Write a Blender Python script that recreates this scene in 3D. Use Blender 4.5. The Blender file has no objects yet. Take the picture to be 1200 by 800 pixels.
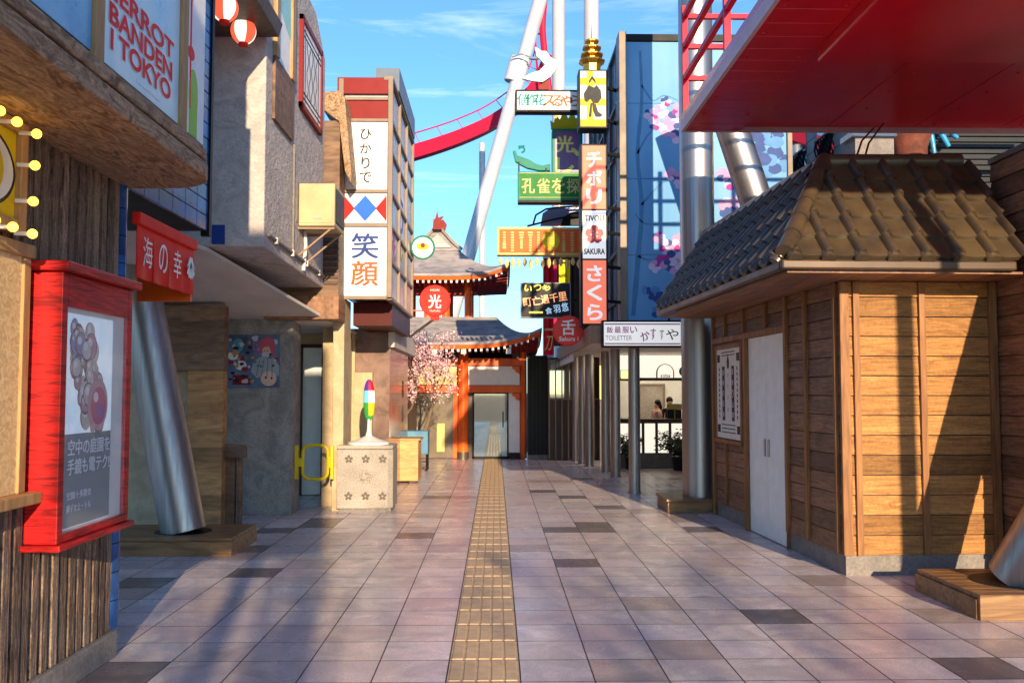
import bpy, bmesh, math, random
from mathutils import Vector, Matrix
random.seed(7)
SC = bpy.context.scene
COL = SC.collection
R = math.radians

# ---------------------------------------------------------------- camera
CAM_H, FPX = 1.7, 1080.0
YAW, PITCH = math.atan(19 / FPX), math.atan(59 / FPX)
cd = bpy.data.cameras.new('camera')
cam = bpy.data.objects.new('camera', cd)
COL.objects.link(cam)
cam.location = (0, 0, CAM_H)
cam.rotation_euler = (R(90) + PITCH, 0, -YAW)
cd.sensor_width = 36
cd.lens = 36 * FPX / 1200
cd.clip_start = 0.05
cd.clip_end = 3000
SC.camera = cam

# ---------------------------------------------------------------- light
SUN_AZ, SUN_EL = 10.0, 12.5          # azimuth to the right of straight behind the camera
w = bpy.data.worlds.new('World')
SC.world = w
w.use_nodes = True
nt = w.node_tree
nt.nodes.clear()
def nn(tree, t, **kw):
    n = tree.nodes.new(t)
    for k, v in kw.items():
        setattr(n, k, v)
    return n
sky = nn(nt, 'ShaderNodeTexSky', sky_type='NISHITA', sun_disc=False)
sky.sun_elevation = R(SUN_EL)
sky.sun_rotation = R(180 - SUN_AZ)
sky.altitude = 200
sky.air_density = 1.0
sky.dust_density = 0.3
sky.ozone_density = 3.0
bg = nn(nt, 'ShaderNodeBackground')
out = nn(nt, 'ShaderNodeOutputWorld')
# thin cirrus: noise stretched across a flat layer high above
tc = nn(nt, 'ShaderNodeTexCoord')
sep = nn(nt, 'ShaderNodeSeparateXYZ')
nt.links.new(tc.outputs['Generated'], sep.inputs[0])
mx = nn(nt, 'ShaderNodeMath', operation='MAXIMUM'); mx.inputs[1].default_value = 0.03
nt.links.new(sep.outputs['Z'], mx.inputs[0])
dx = nn(nt, 'ShaderNodeMath', operation='DIVIDE'); dy = nn(nt, 'ShaderNodeMath', operation='DIVIDE')
nt.links.new(sep.outputs['X'], dx.inputs[0]); nt.links.new(mx.outputs[0], dx.inputs[1])
nt.links.new(sep.outputs['Y'], dy.inputs[0]); nt.links.new(mx.outputs[0], dy.inputs[1])
cmb = nn(nt, 'ShaderNodeCombineXYZ')
nt.links.new(dx.outputs[0], cmb.inputs[0]); nt.links.new(dy.outputs[0], cmb.inputs[1])
mp = nn(nt, 'ShaderNodeMapping')
mp.inputs['Rotation'].default_value = (0, 0, R(62)); mp.inputs['Scale'].default_value = (0.8, 2.2, 1)
mp.inputs['Location'].default_value = (0.6, 0.35, 0)
nt.links.new(cmb.outputs[0], mp.inputs[0])
nz = nn(nt, 'ShaderNodeTexNoise'); nz.inputs['Scale'].default_value = 1.15; nz.inputs['Detail'].default_value = 9
nz.inputs['Roughness'].default_value = 0.6; nz.inputs['Distortion'].default_value = 1.3
nt.links.new(mp.outputs[0], nz.inputs['Vector'])
cr = nn(nt, 'ShaderNodeMapRange'); cr.inputs['From Min'].default_value = 0.56; cr.inputs['From Max'].default_value = 0.86
cr.inputs['To Max'].default_value = 0.42
nt.links.new(nz.outputs['Fac'], cr.inputs['Value'])
mixc = nn(nt, 'ShaderNodeMix', data_type='RGBA')
nt.links.new(cr.outputs[0], mixc.inputs['Factor'])
SKYGAIN = nn(nt, 'ShaderNodeMix', data_type='RGBA', blend_type='MULTIPLY')
SKYGAIN.inputs['Factor'].default_value = 1.0
SKYGAIN.inputs['B'].default_value = (0.53, 0.74, 0.93, 1)
nt.links.new(sky.outputs[0], SKYGAIN.inputs['A'])
nt.links.new(SKYGAIN.outputs['Result'], mixc.inputs['A'])
mixc.inputs['B'].default_value = (5.2, 5.6, 6.2, 1)
nt.links.new(mixc.outputs['Result'], bg.inputs['Color'])
bg.inputs['Strength'].default_value = 0.15
nt.links.new(bg.outputs[0], out.inputs['Surface'])

sl = bpy.data.lights.new('sun', 'SUN')
sl.energy = 3.7
sl.angle = R(0.5)
sl.color = (1.0, 0.78, 0.50)
sun = bpy.data.objects.new('sun', sl)
COL.objects.link(sun)
tosun = Vector((math.sin(R(SUN_AZ)) * math.cos(R(SUN_EL)), -math.cos(R(SUN_AZ)) * math.cos(R(SUN_EL)), math.sin(R(SUN_EL))))
sun.rotation_euler = tosun.to_track_quat('Z', 'Y').to_euler()
sun.location = (6, -20, 12)

SC.view_settings.view_transform = 'Standard'
SC.view_settings.look = 'None'
SC.view_settings.gamma = 1
SC.view_settings.exposure = 1.2
SC.render.engine = 'CYCLES'
SC.cycles.max_bounces = 6
SC.cycles.use_denoising = True

# ---------------------------------------------------------------- helpers
_f = Vector((math.sin(YAW) * math.cos(PITCH), math.cos(YAW) * math.cos(PITCH), math.sin(PITCH)))
_r = Vector((math.cos(YAW), -math.sin(YAW), 0))
_u = _r.cross(_f)
def P(u, v, X=None, Y=None, Z=None):
    """photo pixel (1200 x 800) seen at a known depth Y, side X or height Z -> point in metres"""
    d = _r * (u - 600) + _u * (400 - v) + _f * FPX
    if Y is not None: k = Y / d.y
    elif X is not None: k = X / d.x
    else: k = (Z - CAM_H) / d.z
    return Vector((d.x * k, d.y * k, CAM_H + d.z * k))
def rect(u0, v0, u1, v1, Y):
    a, b = P(u0, v0, Y=Y), P(u1, v1, Y=Y)
    return a.x, b.x, b.z, a.z

WM = {}
def props(o, label=None, cat=None, group=None, kind=None):
    if label: o['label'] = label
    if cat: o['category'] = cat
    if group: o['group'] = group
    if kind: o['kind'] = kind
    return o
def thing(name, label, cat, loc=(0, 0, 0), rz=0, group=None):
    o = bpy.data.objects.new(name, None)
    COL.objects.link(o)
    o.location = loc
    o.rotation_euler = (0, 0, rz)
    o.empty_display_size = 0.1
    WM[o] = Matrix.Translation(Vector(loc)) @ Matrix.Rotation(rz, 4, 'Z')
    return props(o, label, cat, group, 'thing')
def copy_tree(o, parent=None):
    c = o.copy()
    COL.objects.link(c)
    if parent is not None:
        c.parent = parent
    WM[c] = WM.get(parent if parent is not None else o)
    for ch in list(o.children):
        copy_tree(ch, c)
    return c
def place(o, loc, rz=0, label=None, scale=None):
    o.location = loc
    o.rotation_euler = (0, 0, rz)
    if scale: o.scale = scale
    if label: o['label'] = label
    return o

class MB:
    def __init__(s): s.v = []; s.f = []; s.fm = []; s.m = 0
    def add(s, vs, fs):
        b = len(s.v)
        s.v += [Vector(p) for p in vs]
        s.f += [[b + i for i in f] for f in fs]
        s.fm += [s.m] * len(fs)
        return s
    def box(s, x0, x1, y0, y1, z0, z1):
        if x0 > x1: x0, x1 = x1, x0
        if y0 > y1: y0, y1 = y1, y0
        if z0 > z1: z0, z1 = z1, z0
        return s.add([(x0, y0, z0), (x1, y0, z0), (x1, y1, z0), (x0, y1, z0), (x0, y0, z1), (x1, y0, z1), (x1, y1, z1), (x0, y1, z1)],
                     [(0, 3, 2, 1), (4, 5, 6, 7), (0, 1, 5, 4), (1, 2, 6, 5), (2, 3, 7, 6), (3, 0, 4, 7)])
    def bar(s, a, b, w, h=None, up=(0, 0, 1)):
        h = h or w
        a, b = Vector(a), Vector(b)
        d = (b - a).normalized()
        upv = Vector(up)
        if abs(d.dot(upv)) > 0.99: upv = Vector((0, 1, 0))
        x = d.cross(upv).normalized(); z = x.cross(d)
        vs = [p + x * sx * w / 2 + z * sz * h / 2 for p in (a, b) for sx, sz in ((-1, -1), (1, -1), (1, 1), (-1, 1))]
        return s.add(vs, [(3, 2, 1, 0), (4, 5, 6, 7), (0, 1, 5, 4), (1, 2, 6, 5), (2, 3, 7, 6), (3, 0, 4, 7)])
    def tube(s, pts, r, n=12, cap=True, r1=None):
        pts = [Vector(p) for p in pts]
        k = len(pts)
        rs = r if isinstance(r, (list, tuple)) else [r + ((r1 if r1 is not None else r) - r) * i / (k - 1) for i in range(k)]
        vs = []; fs = []
        x = None
        for i, p in enumerate(pts):
            d = (pts[min(i + 1, k - 1)] - pts[max(i - 1, 0)]).normalized()
            if x is None:
                x = d.orthogonal().normalized()
            else:
                x = (x - d * x.dot(d)).normalized()
            y = d.cross(x)
            for j in range(n):
                a = 2 * math.pi * j / n
                vs.append(p + (x * math.cos(a) + y * math.sin(a)) * rs[i])
        for i in range(k - 1):
            for j in range(n):
                j2 = (j + 1) % n
                fs.append((i * n + j, i * n + j2, (i + 1) * n + j2, (i + 1) * n + j))
        if cap:
            fs.append(tuple(reversed(range(n))))
            fs.append(tuple(range((k - 1) * n, k * n)))
        return s.add(vs, fs)
    def lathe(s, c, prof, n=24, rot=0):
        """prof: (radius, height) from bottom to top round the vertical through c"""
        c = Vector(c)
        k = len(prof)
        vs = []
        for r, z in prof:
            for j in range(n):
                a = 2 * math.pi * j / n + rot
                vs.append(c + Vector((r * math.cos(a), r * math.sin(a), z)))
        fs = [(i * n + j, i * n + (j + 1) % n, (i + 1) * n + (j + 1) % n, (i + 1) * n + j) for i in range(k - 1) for j in range(n)]
        fs += [tuple(reversed(range(n))), tuple(range((k - 1) * n, k * n))]
        return s.add(vs, fs)
    def ball(s, c, rx, ry=None, rz=None, n=14, m=9):
        ry = ry or rx; rz = rz or rx
        c = Vector(c)
        vs = [c + Vector((0, 0, -rz))]
        for i in range(1, m):
            t = math.pi * i / m
            for j in range(n):
                a = 2 * math.pi * j / n
                vs.append(c + Vector((rx * math.sin(t) * math.cos(a), ry * math.sin(t) * math.sin(a), -rz * math.cos(t))))
        vs.append(c + Vector((0, 0, rz)))
        fs = [(0, 1 + (j + 1) % n, 1 + j) for j in range(n)]
        for i in range(m - 2):
            for j in range(n):
                a, b = 1 + i * n + j, 1 + i * n + (j + 1) % n
                fs.append((a, b, b + n, a + n))
        e = len(vs) - 1
        fs += [(e, e - n + j, e - n + (j + 1) % n) for j in range(n)]
        return s.add(vs, fs)
    def prism(s, poly, o, right, up, n0, n1):
        """poly (a, b) in the plane right/up through o, from n0 to n1 along right x up"""
        o, r, u = Vector(o), Vector(right), Vector(up)
        nr = r.cross(u)
        k = len(poly)
        ar = sum(poly[i][0] * poly[(i + 1) % k][1] - poly[(i + 1) % k][0] * poly[i][1] for i in range(k))
        if ar < 0: poly = list(reversed(poly))
        if n0 > n1: n0, n1 = n1, n0
        vs = [o + r * a + u * b + nr * n0 for a, b in poly] + [o + r * a + u * b + nr * n1 for a, b in poly]
        fs = [tuple(reversed(range(k))), tuple(range(k, 2 * k))] + [(i, (i + 1) % k, k + (i + 1) % k, k + i) for i in range(k)]
        return s.add(vs, fs)
    def grid(s, pts):
        """pts: rows of points"""
        h, wd = len(pts), len(pts[0])
        return s.add([p for row in pts for p in row], [(i * wd + j, i * wd + j + 1, (i + 1) * wd + j + 1, (i + 1) * wd + j) for i in range(h - 1) for j in range(wd - 1)])
    def build(s, name, mat, parent=None, origin=None, smooth=False, bevel=0, local=False, seg=2, sharp=40):
        me = bpy.data.meshes.new(name)
        if parent is not None:
            M = WM[parent]
            inv = Matrix.Identity(4) if local else M.inverted()
        else:
            if origin is None:
                xs = [p.x for p in s.v]; ys = [p.y for p in s.v]; zs = [p.z for p in s.v]
                origin = ((min(xs) + max(xs)) / 2, (min(ys) + max(ys)) / 2, min(zs))
            M = Matrix.Translation(Vector(origin))
            inv = M.inverted()
        me.from_pydata([inv @ p for p in s.v], [], s.f)
        mats = mat if isinstance(mat, (list, tuple)) else [mat]
        for mm in mats: me.materials.append(mm)
        if len(mats) > 1: me.polygons.foreach_set('material_index', s.fm)
        if smooth:
            me.polygons.foreach_set('use_smooth', [True] * len(me.polygons))
            try: me.set_sharp_from_angle(angle=R(sharp))
            except Exception: pass
        me.update()
        o = bpy.data.objects.new(name, me)
        COL.objects.link(o)
        if parent is not None: o.parent = parent
        else: o.location = M.translation
        WM[o] = M
        if bevel:
            b = o.modifiers.new('bevel', 'BEVEL')
            b.width = bevel; b.segments = seg; b.limit_method = 'ANGLE'; b.angle_limit = R(40)
        return o

_fc = bpy.data.curves.new('font_source', 'FONT')
_fo = bpy.data.objects.new('font_source', _fc)
COL.objects.link(_fo)
_glyph = {}
def glyph(txt, thick=0.0):
    key = (txt, thick)
    if key not in _glyph:
        _fc.body = txt
        _fc.offset = thick
        bpy.context.view_layer.update()
        me = bpy.data.meshes.new_from_object(_fo.evaluated_get(bpy.context.evaluated_depsgraph_get()))
        _glyph[key] = ([v.co.copy() for v in me.vertices], [tuple(p.vertices) for p in me.polygons])
        bpy.data.meshes.remove(me)
    return _glyph[key]
def ink(mb, txt, o, right, up, wd=None, ht=None, lift=0.002, thick=0.0, slant=0.0, rot=0.0):
    """one run of letters centred on o; wd/ht in metres"""
    bold = 0
    if thick > 0 and ord(txt[0]) > 0x2E80: bold, thick = thick, 0
    vs, fs = glyph(txt, thick)
    x0, x1 = min(v.x for v in vs), max(v.x for v in vs)
    y0, y1 = min(v.y for v in vs), max(v.y for v in vs)
    sx = wd / (x1 - x0) if wd else None
    sy = ht / (y1 - y0) if ht else None
    sx = sx or sy; sy = sy or sx
    o, r, u = Vector(o), Vector(right), Vector(up)
    n = r.cross(u)
    c, s_ = math.cos(rot), math.sin(rot)
    for q, (da, db) in enumerate(((0, 0),) if not bold else ((-bold, -bold * .6), (bold, bold * .6), (-bold, bold * .6), (bold, -bold * .6), (0, 0))):
        pts = []
        for v in vs:
            a = (v.x - (x0 + x1) / 2 + da) * sx; b = (v.y - (y0 + y1) / 2 + db) * sy
            a += slant * b
            a, b = a * c - b * s_, a * s_ + b * c
            pts.append(o + r * a + u * b + n * (lift + q * .0003))
        mb.add(pts, fs)
    return mb
FR = ((1, 0, 0), (0, 0, 1))        # faces the camera
LE = ((0, 1, 0), (0, 0, 1))        # on the left side, faces the street
RI = ((0, -1, 0), (0, 0, 1))       # on the right side, faces the street
def disc(n=28, rx=1.0, ry=None, c=(0, 0)):
    ry = ry or rx
    return [(c[0] + rx * math.cos(2 * math.pi * i / n), c[1] + ry * math.sin(2 * math.pi * i / n)) for i in range(n)]
def flower(r, c=(0, 0), notch=0.72, n=5, k=8, rot=math.pi / 2):
    pts = []
    for i in range(n * k):
        a = rot + 2 * math.pi * i / (n * k)
        ph = (i % k) / k * 2 - 1 if i % k else -1
        t = abs(((i / k) % 1) - 0.5) * 2       # 1 at notch, 0 at petal middle
        rr = r * (1 - (1 - notch) * t ** 2.5)
        if t < 0.15: rr *= 0.94
        pts.append((c[0] + rr * math.cos(a + math.pi / n), c[1] + rr * math.sin(a + math.pi / n)))
    return pts
def pxpoly(pts, Y):
    return [(P(u, v, Y=Y).x, P(u, v, Y=Y).z) for u, v in pts]

# ---------------------------------------------------------------- materials
def lin(c):
    if isinstance(c, str):
        c = [int(c[i:i + 2], 16) / 255 for i in (0, 2, 4)]
        c = [x / 12.92 if x <= 0.04045 else ((x + 0.055) / 1.055) ** 2.4 for x in c]
    return (c[0], c[1], c[2], 1)
def M(name, c1, c2=None, scale=(3, 3, 3), rough=0.5, rv=0.1, metal=0.0, detail=6, lo=0.35, hi=0.65, distort=0.0, bump=0.0, bscale=None,
      plank=None, pvar=0.3, c3=None, s3=1.2, lo3=0.5, hi3=0.7, coat=0.0, spec=0.5, emit=None, estr=0.0, obj=False, alpha=1.0, trans=0.0, ior=1.45, attr=None, speck=None):
    m = bpy.data.materials.new(name)
    m.use_nodes = True
    t = m.node_tree
    b = t.nodes['Principled BSDF']
    L = t.links.new
    c1 = lin(c1); c2 = lin(c2) if c2 else tuple(x * 0.82 for x in c1[:3]) + (1,)
    if obj:
        pos = nn(t, 'ShaderNodeTexCoord').outputs['Object']
    else:
        pos = nn(t, 'ShaderNodeNewGeometry').outputs['Position']
    mp = nn(t, 'ShaderNodeMapping'); mp.inputs['Scale'].default_value = scale
    L(pos, mp.inputs[0])
    vec = mp.outputs[0]
    rnd = None
    if plank:
        ax, size, off = plank
        sp = nn(t, 'ShaderNodeSeparateXYZ'); L(pos, sp.inputs[0])
        if isinstance(ax, str): src = sp.outputs[ax]
        mm = nn(t, 'ShaderNodeMath', operation='ADD'); mm.inputs[1].default_value = off; L(src, mm.inputs[0])
        dv = nn(t, 'ShaderNodeMath', operation='DIVIDE'); dv.inputs[1].default_value = size; L(mm.outputs[0], dv.inputs[0])
        fl = nn(t, 'ShaderNodeMath', operation='FLOOR'); L(dv.outputs[0], fl.inputs[0])
        wn = nn(t, 'ShaderNodeTexWhiteNoise', noise_dimensions='1D'); L(fl.outputs[0], wn.inputs['W'])
        rnd = wn.outputs['Value']
        va = nn(t, 'ShaderNodeVectorMath', operation='MULTIPLY_ADD')
        L(wn.outputs['Color'], va.inputs[0]); va.inputs[1].default_value = (9, 9, 9); L(vec, va.inputs[2])
        vec = va.outputs[0]
    nz = nn(t, 'ShaderNodeTexNoise')
    nz.inputs['Scale'].default_value = 1; nz.inputs['Detail'].default_value = detail; nz.inputs['Roughness'].default_value = 0.6
    nz.inputs['Distortion'].default_value = distort
    L(vec, nz.inputs['Vector'])
    mr = nn(t, 'ShaderNodeMapRange'); mr.inputs['From Min'].default_value = lo; mr.inputs['From Max'].default_value = hi
    L(nz.outputs['Fac'], mr.inputs['Value'])
    mix = nn(t, 'ShaderNodeMix', data_type='RGBA')
    L(mr.outputs[0], mix.inputs['Factor']); mix.inputs['A'].default_value = c1; mix.inputs['B'].default_value = c2
    colr = mix.outputs['Result']
    if c3:
        n3 = nn(t, 'ShaderNodeTexNoise'); n3.inputs['Scale'].default_value = s3; n3.inputs['Detail'].default_value = 5
        n3.inputs['Distortion'].default_value = 0.6
        L(pos, n3.inputs['Vector'])
        m3 = nn(t, 'ShaderNodeMapRange'); m3.inputs['From Min'].default_value = lo3; m3.inputs['From Max'].default_value = hi3
        m3.inputs['To Max'].default_value = 0.75
        L(n3.outputs['Fac'], m3.inputs['Value'])
        x3 = nn(t, 'ShaderNodeMix', data_type='RGBA'); L(m3.outputs[0], x3.inputs['Factor']); L(colr, x3.inputs['A']); x3.inputs['B'].default_value = lin(c3)
        colr = x3.outputs['Result']
    if speck:
        ns = nn(t, 'ShaderNodeTexNoise'); ns.inputs['Scale'].default_value = speck[0]; ns.inputs['Detail'].default_value = 3
        L(pos, ns.inputs['Vector'])
        ms_ = nn(t, 'ShaderNodeMapRange'); ms_.inputs['From Min'].default_value = .3; ms_.inputs['From Max'].default_value = .7
        ms_.inputs['To Min'].default_value = 1 - speck[1]; ms_.inputs['To Max'].default_value = 1 + speck[1] * .5
        L(ns.outputs['Fac'], ms_.inputs['Value'])
        vs_ = nn(t, 'ShaderNodeVectorMath', operation='SCALE'); L(colr, vs_.inputs[0]); L(ms_.outputs[0], vs_.inputs['Scale'])
        colr = vs_.outputs[0]
    if attr:
        at = nn(t, 'ShaderNodeAttribute'); at.attribute_name = attr
        xa = nn(t, 'ShaderNodeMix', data_type='RGBA', blend_type='MULTIPLY'); xa.inputs['Factor'].default_value = 1
        L(colr, xa.inputs['A']); L(at.outputs['Color'], xa.inputs['B'])
        colr = xa.outputs['Result']
    if rnd is not None:
        pr = nn(t, 'ShaderNodeMapRange'); pr.inputs['To Min'].default_value = 1 - pvar; pr.inputs['To Max'].default_value = 1 + pvar * 0.6
        L(rnd, pr.inputs['Value'])
        vm = nn(t, 'ShaderNodeVectorMath', operation='SCALE'); L(colr, vm.inputs[0]); L(pr.outputs[0], vm.inputs['Scale'])
        colr = vm.outputs[0]
    L(colr, b.inputs['Base Color'])
    rr = nn(t, 'ShaderNodeMapRange'); rr.inputs['To Min'].default_value = max(0, rough - rv); rr.inputs['To Max'].default_value = min(1, rough + rv)
    L(nz.outputs['Fac'], rr.inputs['Value']); L(rr.outputs[0], b.inputs['Roughness'])
    b.inputs['Metallic'].default_value = metal
    b.inputs['Coat Weight'].default_value = coat
    b.inputs['Coat Roughness'].default_value = 0.15
    b.inputs['Specular IOR Level'].default_value = spec
    b.inputs['IOR'].default_value = ior
    b.inputs['Alpha'].default_value = alpha
    b.inputs['Transmission Weight'].default_value = trans
    if emit:
        b.inputs['Emission Color'].default_value = lin(emit); b.inputs['Emission Strength'].default_value = estr
    if bump:
        bp = nn(t, 'ShaderNodeBump'); bp.inputs['Strength'].default_value = 1.0; bp.inputs['Distance'].default_value = bump
        if bscale:
            m2 = nn(t, 'ShaderNodeMapping'); m2.inputs['Scale'].default_value = bscale; L(pos, m2.inputs[0])
            n2 = nn(t, 'ShaderNodeTexNoise'); n2.inputs['Scale'].default_value = 1; n2.inputs['Detail'].default_value = 6; n2.inputs['Distortion'].default_value = 0.8
            L(m2.outputs[0], n2.inputs['Vector']); L(n2.outputs['Fac'], bp.inputs['Height'])
        else:
            L(nz.outputs['Fac'], bp.inputs['Height'])
        L(bp.outputs[0], b.inputs['Normal'])
    return m
def plain(name, c, rough=0.45, **k):
    k.setdefault('scale', (6, 6, 6))
    c = lin(c)
    k.setdefault('spec', .15)
    return M(name, c, tuple(x * 0.9 for x in c[:3]), rough=max(rough, .45), rv=0.08, **k)

m_pave = M('paving_stone', (.78, .66, .615), (.50, .42, .405), speck=(70, .22), scale=(2.6, 2.6, 2.6), rough=.30, rv=.16, c3=(.62, .46, .47), s3=.9, lo3=.48, hi3=.66, attr='tint', bump=.0012, bscale=(14, 14, 14), distort=1.2, lo=.38, hi=.66)
m_grout = M('grout', (.06, .055, .06), (.1, .09, .09), rough=.9)
m_tact = M('tactile_tile', (.66, .46, .26), (.52, .35, .2), scale=(9, 9, 9), rough=.6, bump=.001, bscale=(60, 60, 60))
m_asph = M('asphalt', (.06, .06, .06), (.09, .085, .08), scale=(1, 1, 1), rough=.9)
m_plankv = M('weathered_plank', (.40, .265, .19), (.08, .05, .036), speck=(60, .28), scale=(34, 34, 3.2), rough=.8, spec=.2, plank=('Y', .105, 0), pvar=.45, c3=(.30, .22, .16), s3=2.5, bump=.012, bscale=(38, 38, 5), distort=2.6)
m_canopy = M('canopy_wood', (.50, .32, .19), (.16, .09, .05), speck=(50, .25), scale=(13, 3.0, 13), rough=.7, spec=.2, bump=.010, bscale=(17, 6, 17), distort=2.8, c3=(.33, .22, .15), s3=2.0)
m_osb = M('strand_board', (.82, .58, .28), (.56, .36, .15), scale=(9, 16, 16), rough=.7, distort=2.2, detail=3, bump=.002)
m_lightwood = M('light_timber', (.46, .27, .11), (.30, .16, .06), scale=(20, 20, 3), rough=.6, bump=.002, distort=.8)
m_hutx = M('cedar_front_lit', (.47, .22, .068), (.25, .11, .036), speck=(45, .18), scale=(2.2, 26, 30), rough=.6, plank=('Z', .185, -.19), pvar=.4, bump=.002, distort=1.4, c3=(.15, .055, .016), s3=8, lo3=.66, hi3=.74, spec=.2)  # sunlit tone of the hut cedar put into the colour
m_huty = M('cedar_side_shaded', (.31, .155, .08), (.13, .062, .034), speck=(45, .18), scale=(26, 2.2, 30), rough=.6, plank=('Z', .185, -.19), pvar=.35, bump=.002, distort=1.4, c3=(.12, .055, .03), s3=3.5, lo3=.55, hi3=.75)  # same cedar in a darker tone, shade put into the colour
m_batten = M('cedar_batten', (.33, .14, .042), (.17, .066, .022), scale=(20, 20, 1.8), rough=.6, bump=.002, distort=1)
m_soffit = M('soffit_board', (.30, .15, .08), (.18, .08, .04), scale=(18, 1.5, 18), rough=.6, plank=('X', .07, 0), pvar=.25)
m_base_wood = M('platform_timber', (.33, .17, .065), (.15, .07, .028), scale=(1.8, 12, 14), rough=.5, distort=1.2, bump=.002, coat=.15)
m_tile = M('roof_tile_glaze', (.078, .052, .029), (.04, .03, .021), scale=(5, 5, 5), rough=.34, rv=.08, c3=(.11, .072, .034), s3=1.0, spec=.7)
m_gutter = M('gutter_metal', (.085, .05, .032), (.06, .038, .026), rough=.4, metal=.3)
m_conc = M('concrete', (.25, .22, .20), (.18, .16, .15), speck=(40, .25), scale=(8, 8, 8), rough=.8, bump=.002)
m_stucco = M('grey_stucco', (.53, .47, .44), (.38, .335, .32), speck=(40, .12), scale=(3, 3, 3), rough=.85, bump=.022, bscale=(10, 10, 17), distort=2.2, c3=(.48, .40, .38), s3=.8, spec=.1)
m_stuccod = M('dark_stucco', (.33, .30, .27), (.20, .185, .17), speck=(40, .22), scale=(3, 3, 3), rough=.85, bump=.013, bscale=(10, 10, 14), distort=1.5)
m_cream_st = M('cream_stucco', (.50, .38, .24), (.38, .28, .17), scale=(3, 3, 3), rough=.85, bump=.01, bscale=(10, 10, 14), distort=1.5)
m_plaster = M('ceiling_plaster', (.64, .57, .52), (.52, .46, .42), scale=(2, 1, 2), rough=.7, c3=(.46, .39, .35), s3=.8)
m_steel = M('brushed_steel', (.44, .395, .38), (.32, .29, .285), scale=(26, 26, .5), rough=.40, rv=.08, metal=.95)
m_white_steel = M('white_painted_steel', (.50, .50, .53), (.40, .40, .45), scale=(2, 2, .6), rough=.35, coat=.3)
m_red = M('red_paint_wood', (.56, .012, .012), (.20, .004, .005), scale=(3.5, 2.0, 34), rough=.42, lo=.42, hi=.62, distort=1.6, bump=.0015, coat=.08, spec=.3)
m_redl = M('red_lacquer', (.80, .13, .015), (.62, .085, .012), scale=(3, 3, 1), rough=.4, spec=.25)
m_redd = M('deck_red_paint', (.74, .006, .02), (.56, .004, .016), scale=(1.2, .6, 1.2), rough=.24, rv=.05, spec=.35)
m_dkred = plain('dark_red', (.22, .015, .015))
m_red2 = plain('coaster_red', (.52, .012, .045), rough=.45)
m_btile = M('blue_glazed_tile', (.035, .12, .36), (.012, .045, .16), scale=(5, 5, 2), rough=.2, rv=.1, plank=('Z', .13, 0), pvar=.35, coat=.15, spec=.3)
m_black = plain('black_metal', (.012, .012, .014), rough=.4)
m_dkbrown = M('dark_brown_wood', (.075, .035, .022), (.035, .018, .012), scale=(16, 16, 1.5), rough=.5)
m_white = plain('white_panel', (.82, .82, .82), rough=.3)
m_offwhite = plain('off_white', (.72, .70, .66), rough=.4)
m_door = plain('white_door_laminate', (.84, .86, .84), rough=.35)
m_ink = plain('black_ink', (.02, .02, .025))
m_blue = plain('blue_ink', (.02, .13, .62))
m_navy = plain('navy_ink', (.02, .05, .22))
m_brownink = plain('brown_ink', (.35, .10, .03))
m_redink = plain('red_ink', (.85, .008, .008))
m_salmon = plain('salmon_panel', (.62, .15, .09), emit=(.85, .20, .12), estr=.40)  # glow added to keep the coral panels bright in shade
m_glow_white = plain('glow_white', (.78, .78, .78), emit=(1, .97, .93), estr=.25)  # faint glow added to sign faces where the deck blocks the sun
m_pinkink = plain('pink_ink', (.80, .12, .12))
m_green = plain('green_panel', (.015, .17, .03), rough=.4)
m_dgreen = plain('verdigris', (.02, .20, .13), rough=.4)
m_yellow = plain('yellow_paint', (.66, .48, .015), rough=.35)
m_paley = plain('pale_yellow', (.60, .48, .18), rough=.4)
m_cream = M('cream_box', (.38, .335, .29), (.30, .26, .225), speck=(50, .25), rough=.6, spec=.15)
m_purple = M('purple_panel', (.10, .06, .22), (.25, .09, .25), scale=(2, 2, 1.2), rough=.4)
m_orange = plain('orange_panel', (.80, .12, .02), rough=.4)
m_circ = plain('sign_red', (.80, .025, .015), rough=.5)
m_gold = M('gilded_metal', (.72, .42, .08), (.40, .20, .03), scale=(22, 22, 22), rough=.3, metal=.85, bump=.003)
m_teal = plain('teal_ink', (.01, .24, .24))
m_brz = plain('brown_frame', (.30, .19, .13), rough=.4)
m_tan = M('tan_aluminium', (.26, .19, .14), (.20, .15, .115), rough=.45, spec=.25)
m_grey = plain('grey_ink', (.35, .33, .34))
m_magenta = plain('magenta_ink', (.55, .06, .34))
m_slate = M('shingle_roof', (.34, .31, .31), (.19, .175, .185), scale=(3, 3, 14), rough=.75, bump=.012, bscale=(7, 7, 26), c3=(.42, .36, .34), s3=1.5, spec=.15)
m_glassblue = M('tinted_facade_glass', (.17, .35, .56), (.12, .29, .52), scale=(1.1, .8, .12), rough=.5, rv=.06, spec=.06, c3=(.22, .42, .62), s3=.45)  # vertical streaks in the blue imitate light on the glass
m_darkglass = M('dark_glass', (.30, .32, .31), (.26, .28, .28), rough=.03, rv=.01, metal=.8, spec=.8)
m_pane = M('clear_pane', (.9, .92, .93), rough=.02, rv=.01, alpha=.10, spec=.9)
m_lit = plain('lit_panel', (.9, .87, .78), emit=(1, .92, .76), estr=.42)
m_lamp = plain('lamp_face', (.95, .9, .8), emit=(1, .86, .62), estr=3)
m_bulb = plain('glowing_bulb', (.95, .6, .1), emit=(1, .55, .04), estr=2.4)
m_stone = M('pale_stone_block', (.50, .47, .45), (.40, .37, .36), scale=(2, 2, 2), rough=.8, plank=('Z', .28, 0), pvar=.12)
m_corr = plain('dark_cladding', (.05, .055, .065), rough=.6)
m_leaf = M('leaf_green', (.03, .065, .025), (.015, .035, .015), rough=.6)
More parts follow.
